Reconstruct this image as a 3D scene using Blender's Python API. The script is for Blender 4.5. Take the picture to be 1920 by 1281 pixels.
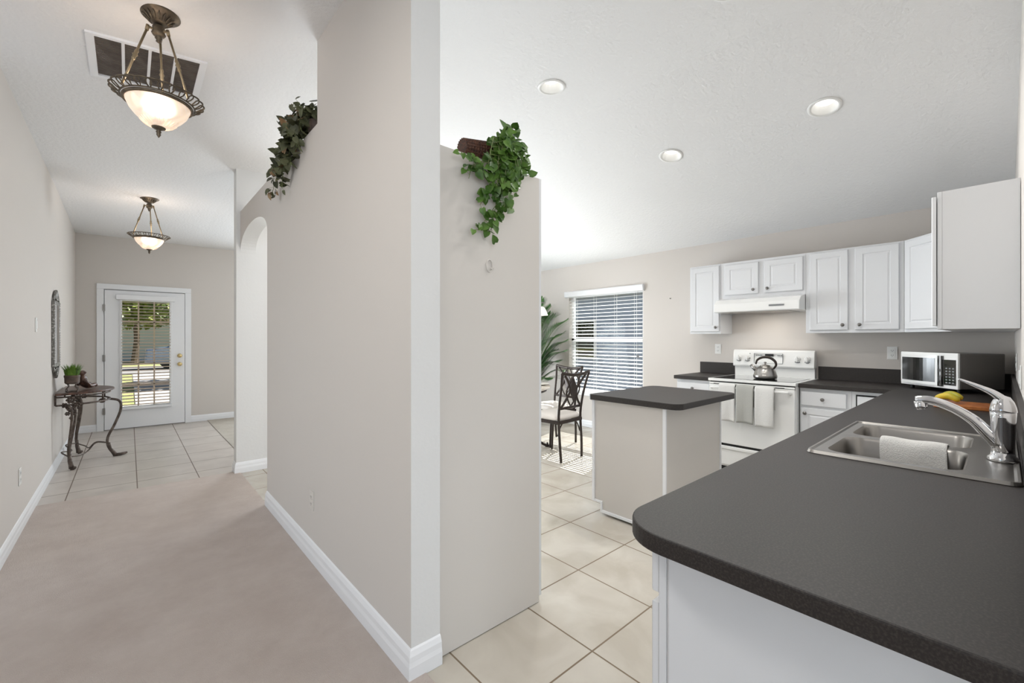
import bpy, bmesh, math, random
from mathutils import Vector, Matrix
PI = math.pi
R = math.radians
random.seed(7)
sc = bpy.context.scene
C = sc.collection
for o in list(bpy.data.objects):
    bpy.data.objects.remove(o)

# ------------------------------------------------------------------ camera
CAMH = 1.32
cam_d = bpy.data.cameras.new('camera')
cam = bpy.data.objects.new('camera', cam_d)
C.objects.link(cam)
cam.location = (0, 0, CAMH)
cam.rotation_euler = (PI / 2, 0, -math.atan(718 / 812.7))
cam_d.sensor_width = 36
cam_d.lens = 812.7 / 1920 * 36
cam_d.shift_y = -5.5 / 1920
cam_d.clip_start = 0.02
cam_d.clip_end = 200
sc.camera = cam
# ------------------------------------------------------------------ view, sky, sun
sc.view_settings.view_transform = 'Standard'
sc.view_settings.look = 'None'
sc.view_settings.gamma = 1
sc.view_settings.use_curve_mapping = False
sc.view_settings.exposure = 0.25
w = bpy.data.worlds.new('sky'); sc.world = w; w.use_nodes = True
nt = w.node_tree
sky = nt.nodes.new('ShaderNodeTexSky')
sky.sky_type = 'NISHITA'; sky.sun_disc = False
sky.sun_elevation = R(43.7); sky.sun_rotation = R(74)
nt.links.new(sky.outputs[0], nt.nodes['Background'].inputs[0])
nt.nodes['Background'].inputs[1].default_value = 0.11

def lamp(name, kind, loc, power, color=(1, 1, 1), size=(1, 1), direction=(0, 0, -1), spread=180, **kw):
    d = bpy.data.lights.new(name, kind)
    d.energy = power; d.color = color
    if kind == 'AREA':
        d.shape = 'RECTANGLE'; d.size = size[0]; d.size_y = size[1]; d.spread = R(spread)
    for k, v in kw.items():
        setattr(d, k, v)
    o = bpy.data.objects.new(name, d); C.objects.link(o)
    o.location = loc
    o.rotation_euler = Vector(direction).to_track_quat('-Z', 'Y').to_euler()
    return o
FILL_TINT = (0.85, 0.93, 1.0)  # cool tint of the added fill lights
sun = lamp('sun', 'SUN', (8, 2, 6), 18.0, (1, .97, .93), direction=(-1.965, -.55, -1.95), angle=R(0.12))
# fill lights added to brighten the rooms (living room behind, dining side, front room)
lamp('living_fill', 'AREA', (2.6, -3.44, 1.45), 30, FILL_TINT, (3.6, 2.1), (0, 1, 0.05))  # added area light at the unseen rear opening
lamp('living_back_fill', 'AREA', (-1.6, -3.44, 1.45), 82, FILL_TINT, (3.0, 2.1), (.1, 1, -.22))  # added behind the camera to brighten hall and column
lamp('living_side_fill', 'AREA', (-3.93, 2.6, 1.45), 10, FILL_TINT, (1.8, 2.1), (1, .3, 0), spread=85)  # added so the centre wall gets light from the left
lamp('living_ceiling_fill', 'AREA', (-.45, 1.2, 2.82), 16, (1, .97, .93), (.5, .5), (0, .1, -1))  # added to brighten the carpet, no fixture there
lamp('corridor_fill', 'POINT', (1.5, 4.1, 2.2), 8, (1, .97, .93), shadow_soft_size=.1)  # added behind the centre wall to lift stub and hall ceiling, no fixture
lamp('dining_fill', 'AREA', (2.9, 5.52, .95), 80, FILL_TINT, (1.5, 1.4), (0, -1, .12))  # added to brighten the dining side, source unseen
lamp('front_room_fill', 'AREA', (2.9, 8.40, 1.35), 95, FILL_TINT, (1.6, 1.3), (0, -1, 0))  # added brightener for the front room, stands inside the wall

# ------------------------------------------------------------------ materials
def srgb(r, g, b):
    f = lambda c: (c / 12.92 if c <= .04045 else ((c + .055) / 1.055) ** 2.4)
    return (f(r / 255), f(g / 255), f(b / 255), 1)

def mat(name, col, rough=.5, metal=0, bump=None, var=None, emit=None, trans=0, ior=1.45, spec=.5, aniso=0, coat=0):
    m = bpy.data.materials.new(name); m.use_nodes = True
    n = m.node_tree.nodes; l = m.node_tree.links
    b = n['Principled BSDF']
    b.inputs['Base Color'].default_value = col
    b.inputs['Roughness'].default_value = rough
    b.inputs['Metallic'].default_value = metal
    b.inputs['IOR'].default_value = ior
    b.inputs['Specular IOR Level'].default_value = spec
    b.inputs['Transmission Weight'].default_value = trans
    b.inputs['Coat Weight'].default_value = coat
    tc = n.new('ShaderNodeTexCoord')
    if var:                                # (scale, second colour, low, high)
        t = n.new('ShaderNodeTexNoise'); t.inputs['Scale'].default_value = var[0]; t.inputs['Detail'].default_value = 5
        l.new(tc.outputs['Object'], t.inputs['Vector'])
        r = n.new('ShaderNodeValToRGB')
        r.color_ramp.elements[0].color = col; r.color_ramp.elements[1].color = var[1]
        r.color_ramp.elements[0].position = var[2]; r.color_ramp.elements[1].position = var[3]
        l.new(t.outputs['Fac'], r.inputs[0]); l.new(r.outputs[0], b.inputs['Base Color'])
    if bump:                               # (scale, strength, distance)
        t = n.new('ShaderNodeTexNoise'); t.inputs['Scale'].default_value = bump[0]; t.inputs['Detail'].default_value = 4
        l.new(tc.outputs['Object'], t.inputs['Vector'])
        bp = n.new('ShaderNodeBump'); bp.inputs['Strength'].default_value = bump[1]; bp.inputs['Distance'].default_value = bump[2]
        l.new(t.outputs['Fac'], bp.inputs['Height']); l.new(bp.outputs[0], b.inputs['Normal'])
    if emit:
        b.inputs['Emission Color'].default_value = emit[0]; b.inputs['Emission Strength'].default_value = emit[1]
    return m

def tile_mat(name, c1, c2, grout, size, ox, oy, mortar=.006, rough=.28, rowh=None):
    m = mat(name, c1, rough)
    n = m.node_tree.nodes; l = m.node_tree.links; b = n['Principled BSDF']
    tc = n.new('ShaderNodeTexCoord'); mp = n.new('ShaderNodeMapping')
    mp.inputs['Location'].default_value = (-ox + size * 20, -oy + (rowh or size) * 20, 0)
    l.new(tc.outputs['Object'], mp.inputs['Vector'])
    br = n.new('ShaderNodeTexBrick'); br.offset = 0; br.squash = 1
    br.inputs['Scale'].default_value = 1; br.inputs['Brick Width'].default_value = size; br.inputs['Row Height'].default_value = rowh or size
    br.inputs['Mortar Size'].default_value = mortar / 2; br.inputs['Mortar Smooth'].default_value = .1; br.inputs['Bias'].default_value = 0
    br.inputs['Mortar'].default_value = grout
    l.new(mp.outputs[0], br.inputs['Vector'])
    ns = n.new('ShaderNodeTexNoise'); ns.inputs['Scale'].default_value = 3.5; ns.inputs['Detail'].default_value = 8; ns.inputs['Distortion'].default_value = .6
    l.new(tc.outputs['Object'], ns.inputs['Vector'])
    mx = n.new('ShaderNodeValToRGB'); mx.color_ramp.elements[0].position = .35; mx.color_ramp.elements[1].position = .68
    mx.color_ramp.elements[0].color = c1; mx.color_ramp.elements[1].color = c2
    l.new(ns.outputs['Fac'], mx.inputs[0])
    l.new(mx.outputs[0], br.inputs['Color1']); l.new(mx.outputs[0], br.inputs['Color2'])
    l.new(br.outputs['Color'], b.inputs['Base Color'])
    rr = n.new('ShaderNodeMapRange'); rr.inputs[3].default_value = rough; rr.inputs[4].default_value = .8
    l.new(br.outputs['Fac'], rr.inputs[0]); l.new(rr.outputs[0], b.inputs['Roughness'])
    bp = n.new('ShaderNodeBump'); bp.invert = True; bp.inputs['Strength'].default_value = .5; bp.inputs['Distance'].default_value = .003
    l.new(br.outputs['Fac'], bp.inputs['Height']); l.new(bp.outputs[0], b.inputs['Normal'])
    return m

M = {}
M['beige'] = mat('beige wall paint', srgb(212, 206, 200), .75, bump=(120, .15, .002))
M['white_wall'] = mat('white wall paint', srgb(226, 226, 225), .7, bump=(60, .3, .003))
M['ceil'] = mat('textured ceiling paint', srgb(233, 233, 233), .85, bump=(42, .5, .009))
M['trim'] = mat('white trim paint', srgb(238, 239, 241), .35)
M['cab'] = mat('white cabinet thermofoil', srgb(224, 225, 227), .38)
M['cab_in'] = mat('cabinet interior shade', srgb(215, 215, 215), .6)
M['lam'] = mat('beige laminate panel', srgb(212, 207, 201), .45)
M['tile'] = tile_mat('beige ceramic floor tile', srgb(184, 176, 163), srgb(202, 196, 185), srgb(124, 108, 90), .455, 1.465, 1.147, .008, .22)
M['tile2'] = tile_mat('taupe entry floor tile', srgb(190, 181, 173), srgb(204, 196, 188), srgb(118, 104, 94), .4455, .055, 5.73, .008, .3)
M['carpet'] = mat('beige carpet', srgb(222, 207, 197), .95, bump=(420, 1.0, .01), var=(3.2, srgb(238, 225, 216), .3, .7), spec=.15)
M['carpet2'] = mat('light beige carpet', srgb(205, 196, 182), .95, bump=(420, 1.0, .01), var=(5, srgb(216, 208, 196), .35, .6), spec=.15)
M['counter'] = mat('speckled dark laminate', srgb(32, 27, 25), .5, var=(260, srgb(57, 51, 47), .45, .7), spec=.6)
M['steel'] = mat('brushed stainless steel', srgb(160, 157, 153), .28, 1, bump=(90, .04, .001))
M['chrome'] = mat('polished chrome', srgb(222, 222, 224), .07, 1)
M['nickel'] = mat('satin nickel', srgb(130, 127, 124), .3, 1)
M['brass'] = mat('polished brass', srgb(222, 200, 146), .2, 1)
M['bronze'] = mat('antique bronze', srgb(92, 82, 70), .45, .6, bump=(60, .4, .003), var=(30, srgb(134, 120, 100), .45, .75))
M['rodbr'] = mat('aged brass rod', srgb(150, 134, 108), .4, .7)
M['iron'] = mat('dark brushed iron', srgb(84, 74, 68), .5, .55, bump=(80, .4, .003), var=(26, srgb(122, 110, 102), .45, .7))
M['chairm'] = mat('dark bronze chair metal', srgb(58, 50, 46), .42, .5)
M['black'] = mat('black gap', srgb(18, 18, 18), .5)
M['blackgl'] = mat('black glass', srgb(14, 14, 16), .04, spec=.9, coat=1)
M['enamel'] = mat('white enamel', srgb(238, 238, 236), .18, coat=.4)
M['white_pl'] = mat('white plastic', srgb(236, 236, 234), .3)
M['grey_pl'] = mat('grey plastic', srgb(120, 122, 124), .4)
M['wicker'] = mat('dark woven wicker', srgb(60, 36, 26), .6, var=(90, srgb(104, 66, 46), .4, .7))
M['leaf'] = mat('ivy leaf green', srgb(50, 84, 22), .45, var=(14, srgb(106, 142, 60), .4, .72))
M['leaf2'] = mat('faded ivy leaf', srgb(52, 54, 32), .5, var=(9, srgb(112, 116, 82), .4, .75))
M['leafdry'] = mat('dry brown leaf', srgb(128, 98, 66), .6, var=(20, srgb(168, 144, 110), .4, .7))
M['stem'] = mat('vine stem', srgb(120, 130, 84), .6)
M['palm'] = mat('palm leaf green', srgb(30, 74, 30), .5, var=(10, srgb(84, 138, 62), .4, .7))
M['grass'] = mat('bright artificial grass', srgb(72, 112, 30), .5, var=(20, srgb(128, 164, 62), .4, .7))
M['pot'] = mat('dark clay pot', srgb(74, 62, 56), .6, var=(20, srgb(104, 86, 76), .4, .7))
M['figure'] = mat('dark brown carved resin', srgb(70, 50, 42), .35, bump=(40, .6, .006), var=(22, srgb(126, 90, 74), .45, .75))
def pane_glass():
    m = bpy.data.materials.new('clear window glass'); m.use_nodes = True
    n = m.node_tree.nodes; l = m.node_tree.links; n.clear()
    o = n.new('ShaderNodeOutputMaterial'); mx = n.new('ShaderNodeMixShader'); t = n.new('ShaderNodeBsdfTransparent'); g = n.new('ShaderNodeBsdfGlossy'); f = n.new('ShaderNodeFresnel')
    t.inputs[0].default_value = (.94, .96, .96, 1); g.inputs['Roughness'].default_value = 0; f.inputs[0].default_value = 1.14
    l.new(f.outputs[0], mx.inputs[0]); l.new(t.outputs[0], mx.inputs[1]); l.new(g.outputs[0], mx.inputs[2]); l.new(mx.outputs[0], o.inputs[0])
    return m
M['glass'] = pane_glass()
M['mirror'] = mat('mirror glass', (.92, .92, .92, 1), .01, 1)
M['silver'] = mat('ornate pewter frame', srgb(112, 110, 106), .4, .7, var=(60, srgb(196, 194, 190), .5, .7))
M['blind'] = mat('white blind slat', srgb(240, 240, 238), .4)
M['woodblind'] = mat('tan blind slat', srgb(206, 190, 172), .5)
M['filter'] = mat('grey brown air filter', srgb(104, 96, 90), .9, var=(14, srgb(118, 110, 103), .4, .6))
M['towelw'] = mat('white terry cloth', srgb(232, 231, 228), .95, bump=(260, 1, .006), spec=.1)
M['towelg'] = mat('sage grey cloth', srgb(178, 178, 173), .95, bump=(260, .6, .004), spec=.1)
M['cushion'] = mat('white seat fabric', srgb(232, 226, 220), .85, bump=(180, .3, .003))
M['hotled'] = mat('lit led lens', srgb(255, 252, 244), .4, emit=((1, .97, .92, 1), 1.6))
M['wood'] = mat('orange wood board', srgb(160, 92, 44), .4, var=(30, srgb(190, 118, 62), .4, .7))
M['banana'] = mat('yellow fruit skin', srgb(206, 178, 50), .35, var=(12, srgb(140, 150, 40), .45, .7))
M['darkglass'] = mat('dark microwave door glass', srgb(30, 29, 28), .14, spec=.45)
M['mwside'] = mat('grey microwave casing', srgb(112, 108, 104), .4, .25)
M['marble'] = mat('white dish glaze', srgb(240, 236, 230), .2)
M['tabletop'] = mat('pale stone table top', srgb(226, 218, 206), .15, var=(6, srgb(206, 196, 182), .4, .7))

for k_ in ('carpet', 'carpet2'):
    for n_ in M[k_].node_tree.nodes:
        if n_.type == 'TEX_NOISE' and n_.inputs['Scale'].default_value < 10:
            n_.inputs['Detail'].default_value = 14; n_.inputs['Roughness'].default_value = .7
def blob_mat():
    m = mat('frosted alabaster glass, lit', srgb(255, 236, 214), .35)
    n = m.node_tree.nodes; l = m.node_tree.links; b = n['Principled BSDF']
    tc = n.new('ShaderNodeTexCoord'); t = n.new('ShaderNodeTexNoise'); t.inputs['Scale'].default_value = 9; t.inputs['Distortion'].default_value = 1.5
    l.new(tc.outputs['Object'], t.inputs['Vector'])
    r = n.new('ShaderNodeValToRGB'); r.color_ramp.elements[0].position = .36; r.color_ramp.elements[1].position = .5
    r.color_ramp.elements[0].color = srgb(226, 204, 186); r.color_ramp.elements[1].color = srgb(255, 232, 206)
    l.new(t.outputs['Fac'], r.inputs[0]); l.new(r.outputs[0], b.inputs['Base Color']); l.new(r.outputs[0], b.inputs['Emission Color'])
    b.inputs['Emission Strength'].default_value = .5
    b.inputs['Transmission Weight'].default_value = .12
    return m
M['alab'] = blob_mat()
M['alab2'] = mat('white opal glass, lit', srgb(255, 246, 232), .4, emit=((1, .94, .84, 1), 1.0))

# ------------------------------------------------------------------ mesh helpers
def origin_of(p):
    v = Vector((0, 0, 0))
    while p:
        v += p.location; p = p.parent
    return v

def obj(name, bm, m, parent=None, label=None, kind=None, smooth=False, bevel=0, seg=2):
    bmesh.ops.recalc_face_normals(bm, faces=bm.faces)
    if parent:
        bmesh.ops.translate(bm, verts=bm.verts, vec=-origin_of(parent))
    me = bpy.data.meshes.new(name)
    bm.to_mesh(me); bm.free()
    for mm in (m if isinstance(m, (list, tuple)) else [m]):
        me.materials.append(mm)
    if smooth:
        for p in me.polygons: p.use_smooth = True
    o = bpy.data.objects.new(name, me); C.objects.link(o)
    if parent: o.parent = parent
    if label: o['label'] = label
    if kind: o['kind'] = kind
    if bevel:
        b = o.modifiers.new('bevel', 'BEVEL'); b.width = bevel; b.segments = seg; b.limit_method = 'ANGLE'; b.angle_limit = R(50)
        b.harden_normals = False
    return o

def thing(name, label, cat, loc=(0, 0, 0), group=None):
    o = bpy.data.objects.new(name, None); C.objects.link(o)
    o.location = loc; o.empty_display_size = .05
    o['label'] = label; o['category'] = cat
    if group: o['group'] = group
    return o

def tag(o, label, cat, group=None):
    o['label'] = label; o['category'] = cat
    if group: o['group'] = group
    return o

def struct(name, bm, m, parent=None, **kw):
    return obj(name, bm, m, parent, kind=None if parent else 'structure', **kw)

def dup(root, loc=None, rotz=None, label=None, group=None):
    def cp(o, par):
        c = o.copy(); C.objects.link(c)
        if par: c.parent = par
        for ch in [x for x in bpy.data.objects if x.parent == o and x is not c]:
            cp(ch, c)
        return c
    r = cp(root, None)
    if loc: r.location = loc
    if rotz is not None: r.rotation_euler = (0, 0, rotz)
    if label: r['label'] = label
    if group: r['group'] = group
    return r

def NB(): return bmesh.new()

def box(bm, x0, x1, y0, y1, z0, z1, mi=0):
    v = [bm.verts.new(p) for p in ((x0, y0, z0), (x1, y0, z0), (x1, y1, z0), (x0, y1, z0), (x0, y0, z1), (x1, y0, z1), (x1, y1, z1), (x0, y1, z1))]
    for f in ((0, 3, 2, 1), (4, 5, 6, 7), (0, 1, 5, 4), (1, 2, 6, 5), (2, 3, 7, 6), (3, 0, 4, 7)):
        bm.faces.new([v[i] for i in f]).material_index = mi
    return bm

def B(*a): return box(NB(), *a)

def ring_faces(bm, a, b, mi=0):
    n = len(a)
    for i in range(n):
        try: bm.faces.new((a[i], a[(i + 1) % n], b[(i + 1) % n], b[i])).material_index = mi
        except ValueError: pass

def lathe(bm, prof, cx=0, cy=0, z0=0, n=32, mat4=None, caps=True):
    rings = []
    for r, z in prof:
        ring = []
        for i in range(n):
            a = 2 * PI * i / n
            p = Vector((r * math.cos(a), r * math.sin(a), z))
            if mat4: p = mat4 @ p
            ring.append(bm.verts.new((p.x + cx, p.y + cy, p.z + z0)))
        rings.append(ring)
    for a, b in zip(rings, rings[1:]): ring_faces(bm, a, b)
    if caps:
        bm.faces.new(rings[0]); bm.faces.new(rings[-1])
    return bm

def tube(bm, pts, r, n=10, closed=False, flat=None):
    """round bar along pts; r number or list; flat=(axis vector, factor) squashes the section"""
    pts = [Vector(p) for p in pts]
    m = len(pts); rs = r if isinstance(r, (list, tuple)) else [r] * m
    rings = []; up = None
    for i, p in enumerate(pts):
        if closed: t = pts[(i + 1) % m] - pts[i - 1]
        else: t = pts[min(i + 1, m - 1)] - pts[max(i - 1, 0)]
        t.normalize()
        if up is None:
            up = Vector((0, 0, 1)) if abs(t.z) < .9 else Vector((1, 0, 0))
        a = (up - t * up.dot(t)).normalized(); b = t.cross(a); up = a
        ring = []
        for k in range(n):
            an = 2 * PI * k / n
            off = a * math.cos(an) * rs[i] + b * math.sin(an) * rs[i]
            if flat:
                ax = Vector(flat[0]).normalized(); off = off - ax * off.dot(ax) * (1 - flat[1])
            ring.append(bm.verts.new(p + off))
        rings.append(ring)
    for a, b in zip(rings, rings[1:]): ring_faces(bm, a, b)
    if closed: ring_faces(bm, rings[-1], rings[0])
    else:
        bm.faces.new(rings[0]); bm.faces.new(rings[-1])
    return bm

def spline(pts, n=8):
    """Catmull-Rom through pts"""
    P = [Vector(p) for p in pts]; P = [P[0] * 2 - P[1]] + P + [P[-1] * 2 - P[-2]]
    out = []
    for i in range(1, len(P) - 2):
        for k in range(n):
            t = k / n
            a, b, c, d = P[i - 1], P[i], P[i + 1], P[i + 2]
            out.append(.5 * ((2 * b) + (c - a) * t + (2 * a - 5 * b + 4 * c - d) * t * t + (3 * b - a - 3 * c + d) * t ** 3))
    out.append(P[-2]); return out

def prism(bm, pts, axis, a, b, mi=0):
    """extrude 2D polygon along axis ('X','Y','Z') from a to b"""
    def mk(p, q):
        return {'X': (q, p[0], p[1]), 'Y': (p[0], q, p[1]), 'Z': (p[0], p[1], q)}[axis]
    A = [bm.verts.new(mk(p, a)) for p in pts]; Bv = [bm.verts.new(mk(p, b)) for p in pts]
    bm.faces.new(A).material_index = mi; bm.faces.new(Bv).material_index = mi
    ring_faces(bm, A, Bv, mi); return bm

def xform(bm, m):
    bmesh.ops.transform(bm, matrix=m, verts=bm.verts); return bm

def frame_mat(origin, u, n):
    """local x along u, local -y out along n, z up"""
    u = Vector(u).normalized(); n = Vector(n).normalized()
    m = Matrix(((u.x, -n.x, 0, origin[0]), (u.y, -n.y, 0, origin[1]), (0, 0, 1, origin[2]), (0, 0, 0, 1)))
    return m

# ------------------------------------------------------------------ ceiling heights
def lerp_tab(t, tab):
    if t <= tab[0][0]: return tab[0][1]
    for (a, va), (b, vb) in zip(tab, tab[1:]):
        if t <= b: return va + (vb - va) * (t - a) / (b - a)
    return tab[-1][1]
CZ = [(-.56, [(-4, 2.9), (3.8, 2.9), (6.6, 2.86), (8.5, 2.79)]),
      (.82, [(-4, 3.05), (2.64, 3.047), (4.96, 2.985), (6.6, 2.93), (8.5, 2.79)]),
      (2.65, [(-4, 3.06), (5.0, 3.06), (6.6, 2.93), (8.5, 2.79)]),
      (5.135, [(-4, 2.44), (5.6, 2.44), (8.5, 2.44)])]
def cz(x, y): return lerp_tab(x, [(X, lerp_tab(y, t)) for X, t in CZ])

# ================================================================== SETTING
bm = NB()
xs = [-4.12, -.70, -.56, 0.1, .82, 1.7, 2.65, 3.6, 5.135, 5.28]
ys = [-3.62, -1, 1, 2.64, 3.8, 4.96, 5.6, 6.6, 7.5, 8.5, 8.64]
G = {(i, j, k): bm.verts.new((x, y, cz(x, y) + (.12 if k else 0))) for i, x in enumerate(xs) for j, y in enumerate(ys) for k in (0, 1)}
for i in range(len(xs) - 1):
    for j in range(len(ys) - 1):
        for k in (0, 1):
            bm.faces.new([G[i, j, k], G[i + 1, j, k], G[i + 1, j + 1, k], G[i, j + 1, k]])
bnd = [(i, 0) for i in range(len(xs))] + [(len(xs) - 1, j) for j in range(1, len(ys))] + [(i, len(ys) - 1) for i in range(len(xs) - 2, -1, -1)] + [(0, j) for j in range(len(ys) - 2, 0, -1)]
for a, b in zip(bnd, bnd[1:] + bnd[:1]):
    bm.faces.new([G[a[0], a[1], 0], G[b[0], b[1], 0], G[b[0], b[1], 1], G[a[0], a[1], 1]])
struct('ceiling', bm, M['ceil'])

# floors: kitchen / corridor tile, entry tile, hall carpet, front-room carpet
bm = B(.875, 5.30, -.17, 1.53, -.1, 0)
box(bm, .82, 5.30, 1.53, 5.02, -.1, 0); box(bm, 1.94, 5.30, 5.02, 5.66, -.1, 0)
struct('floor', bm, M['tile'])
struct('floor', B(-.70, .945, 5.02, 8.62, -.1, 0), M['tile2'])
bm = NB()
for a in ((-.70, .875, -3.62, 1.53), (-.70, .82, 1.53, 5.02), (.875, 5.30, -3.62, -.17), (-4.12, -.70, -3.62, 3.77)):
    box(bm, *a, -.1, .006)
struct('floor', bm, M['carpet'])
bm = B(.945, 1.94, 5.02, 5.66, -.1, .006); box(bm, .945, 5.30, 5.66, 8.62, -.1, .006)
struct('floor', bm, M['carpet2'])

def wall_cells(bm, axis, c0, c1, us, zs, skip, top=None):
    """wall slab between c0..c1 on `axis`, cells of us x zs minus skip(u,z)"""
    for a, b in zip(us, us[1:]):
        for p, q in zip(zs, zs[1:]):
            if skip((a + b) / 2, (p + q) / 2): continue
            if axis == 'X': box(bm, c0, c1, a, b, p, q)
            else: box(bm, a, b, c0, c1, p, q)
    return bm

def dissolve(bm):
    bmesh.ops.remove_doubles(bm, verts=bm.verts, dist=1e-5)
    # drop interior faces shared by two boxes
    seen = {}
    for f in list(bm.faces):
        k = tuple(sorted(v.index for v in f.verts)); seen.setdefault(k, []).append(f)
    kill = [f for fs in seen.values() if len(fs) > 1 for f in fs]
    bmesh.ops.delete(bm, geom=kill, context='FACES_ONLY')
    return bm

def wall_obj(name, bm, m):
    bm.verts.index_update(); bmesh.ops.remove_doubles(bm, verts=bm.verts, dist=1e-5); bm.verts.index_update()
    return struct(name, dissolve(bm), m)

# left hall wall
wall_obj('wall_left', B(-.70, -.56, 3.65, 8.62, 0, 2.95), M['beige'])
# living room behind and to the left of the camera
bm = NB(); wall_cells(bm, 'X', -4.12, -4.0, [-3.5, .9, 3.3, 3.65], [0, .4, 2.5, 3.0], lambda u, z: .9 < u < 3.3 and .4 < z < 2.5)
wall_obj('wall_living', bm, M['beige'])
struct('wall_living', B(-4.12, -.70, 3.65, 3.77, 0, 3.0), M['beige'])
# front (entry door) wall
DX0, DX1, DZ = -.275, .665, 2.03
bm = NB(); wall_cells(bm, 'Y', 8.5, 8.62, [-.56, DX0, DX1, 3.5, 4.9, 5.28], [0, .7, DZ, 2.3, 2.95],
                      lambda u, z: (DX0 < u < DX1 and z < DZ) or (3.5 < u < 4.9 and .7 < z < DZ))
wall_obj('wall_front', bm, M['beige'])
# range wall with the dining window
WY0, WY1, WZ0, WZ1 = 3.174, 4.47, .50, 2.0
bm = NB(); wall_cells(bm, 'X', 5.135, 5.28, [-3.62, WY0, WY1, 8.5], [0, WZ0, WZ1, 2.56], lambda u, z: WY0 < u < WY1 and WZ0 < z < WZ1)
wall_obj('wall_right', bm, M['beige'])
# sink wall
bm = B(.86, 5.135, -.182, -.062, 0, 3.1)
struct('wall_kitchen', bm, M['beige'])
# back wall of the living room with openings added for the fill lights
bm = NB(); wall_cells(bm, 'Y', -3.62, -3.50, [-4.12, -3.1, -.1, .8, 4.4, 5.135], [0, .4, 2.5, 3.1], lambda u, z: (.8 < u < 4.4 or -3.1 < u < -.1) and .4 < z < 2.5)
wall_obj('wall_back', bm, M['beige'])
# dining back wall with an opening added for the dining fill, and the jog to the stub
bm = NB(); wall_cells(bm, 'Y', 5.6, 5.72, [2.0, 2.15, 3.65, 5.135], [0, .2, 2.2, 3.1], lambda u, z: 2.15 < u < 3.65 and .2 < z < 2.2)
wall_obj('wall_dining', bm, M['beige'])
struct('wall_jog', B(1.88, 2.0, 5.08, 5.72, 0, 3.1), M['beige'])

# stub wall closing the corridor (white face toward the camera)
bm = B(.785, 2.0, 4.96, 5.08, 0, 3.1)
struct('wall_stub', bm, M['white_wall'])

# centre wall between hall and kitchen: full height to Y 2.637, then a lower part with an arched opening
CX0, CX1 = .82, .951
bm = NB()
mi_face = []
box(bm, CX0, CX1, 1.52, 2.637, 0, 3.12)
for f in bm.faces:
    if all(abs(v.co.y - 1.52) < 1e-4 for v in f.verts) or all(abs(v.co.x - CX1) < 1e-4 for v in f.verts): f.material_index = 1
AY0, AY1, ASP, ATOP = 3.857, 4.96, 2.16, 2.365
arc = []
cy_ = (AY0 + AY1) / 2; hw = (AY1 - AY0) / 2
for k in range(0, 25):
    a = PI * k / 24
    arc.append((cy_ - hw * math.cos(a), ASP + (ATOP - ASP) * math.sin(a) ** .8))
prism(bm, [(2.637, 0), (AY0, 0)] + arc + [(AY1, 2.57), (2.637, 2.57)], 'X', CX0, CX1)
bm.faces.ensure_lookup_table()
for f in bm.faces:
    c = f.calc_center_median()
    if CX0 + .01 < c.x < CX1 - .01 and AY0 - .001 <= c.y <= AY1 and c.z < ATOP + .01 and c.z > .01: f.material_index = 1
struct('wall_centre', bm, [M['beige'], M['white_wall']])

# baseboards: profile extruded along a path on the wall face
def base_profile(t=.014, h=.10):
    return [(0, 0), (t, 0), (t, h * .45), (t * .8, h * .6), (t * .75, h * .78), (t * .35, h * .95), (0, h)]
def baseboard(name, path, normals, h=.10, t=.014):
    """path: list of XY corners, mitred; normals: outward dir per segment"""
    prof = base_profile(t, h); bm = NB(); rings = []
    n = len(path)
    for i, p in enumerate(path):
        if i == 0: d = Vector(normals[0])
        elif i == n - 1: d = Vector(normals[-1])
        else: d = Vector(normals[i - 1]) + Vector(normals[i])
        rings.append([bm.verts.new((p[0] + d.x * u, p[1] + d.y * u, z + .001)) for u, z in prof])
    for a, b in zip(rings, rings[1:]): ring_faces(bm, a, b)
    bm.faces.new(rings[0]); bm.faces.new(rings[-1])
    return struct(name, bm, M['trim'])
baseboard('baseboard_left', [(-.56, 3.65), (-.56, 8.5), (-.345, 8.5)], [(1, 0), (0, -1)])
baseboard('baseboard_front', [(.735, 8.5), (4.5, 8.5)], [(0, -1)])
baseboard('baseboard_centre', [(.82, AY0), (.82, 1.52), (.951, 1.52)], [(-1, 0), (0, -1)], h=.115, t=.018)
baseboard('baseboard_stub', [(.785, 5.08), (.785, 4.96), (2.0, 4.96)], [(-1, 0), (0, -1)], h=.105, t=.016)
baseboard('baseboard_dining', [(5.135, 2.42), (5.135, 5.6), (2.0, 5.6)], [(-1, 0), (0, -1)])

# ------------------------------------------------------------------ entry door
door = thing('door_1', 'white front door with a tall glazed panel, tan blind and brass knobs', 'door', (.2, 8.47, 0))
door['kind'] = 'structure'; del door['label']; del door['category']
bm = NB()
GX0, GX1, GZ0, GZ1 = -.075, .465, .33, 1.87
for a in ((-.262, GX0, .015, 2.015), (GX1, .652, .015, 2.015), (GX0, GX1, .015, GZ0), (GX0, GX1, GZ1, 2.015)):
    box(bm, a[0], a[1], 8.47, 8.515, a[2], a[3])
obj('door_slab', bm, M['trim'], door)
bm = NB()
for a in ((GX0 - .03, GX0, GZ0 - .03, GZ1 + .03), (GX1, GX1 + .03, GZ0 - .03, GZ1 + .03), (GX0, GX1, GZ0 - .03, GZ0), (GX0, GX1, GZ1, GZ1 + .03)):
    box(bm, a[0], a[1], 8.455, 8.472, a[2], a[3])
obj('glazing_frame', bm, M['trim'], door, bevel=.004)
obj('door_glass', B(GX0, GX1, 8.49, 8.496, GZ0, GZ1), M['glass'], door)
bm = NB()
for x in (.105, .285): box(bm, x - .009, x + .009, 8.482, 8.505, GZ0, GZ1)
for z in (.64, .95, 1.26, 1.565): box(bm, GX0, GX1, 8.482, 8.505, z - .009, z + .009)
obj('glazing_bars', bm, M['woodblind'], door)
bl = NB()
nsl = 34
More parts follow.
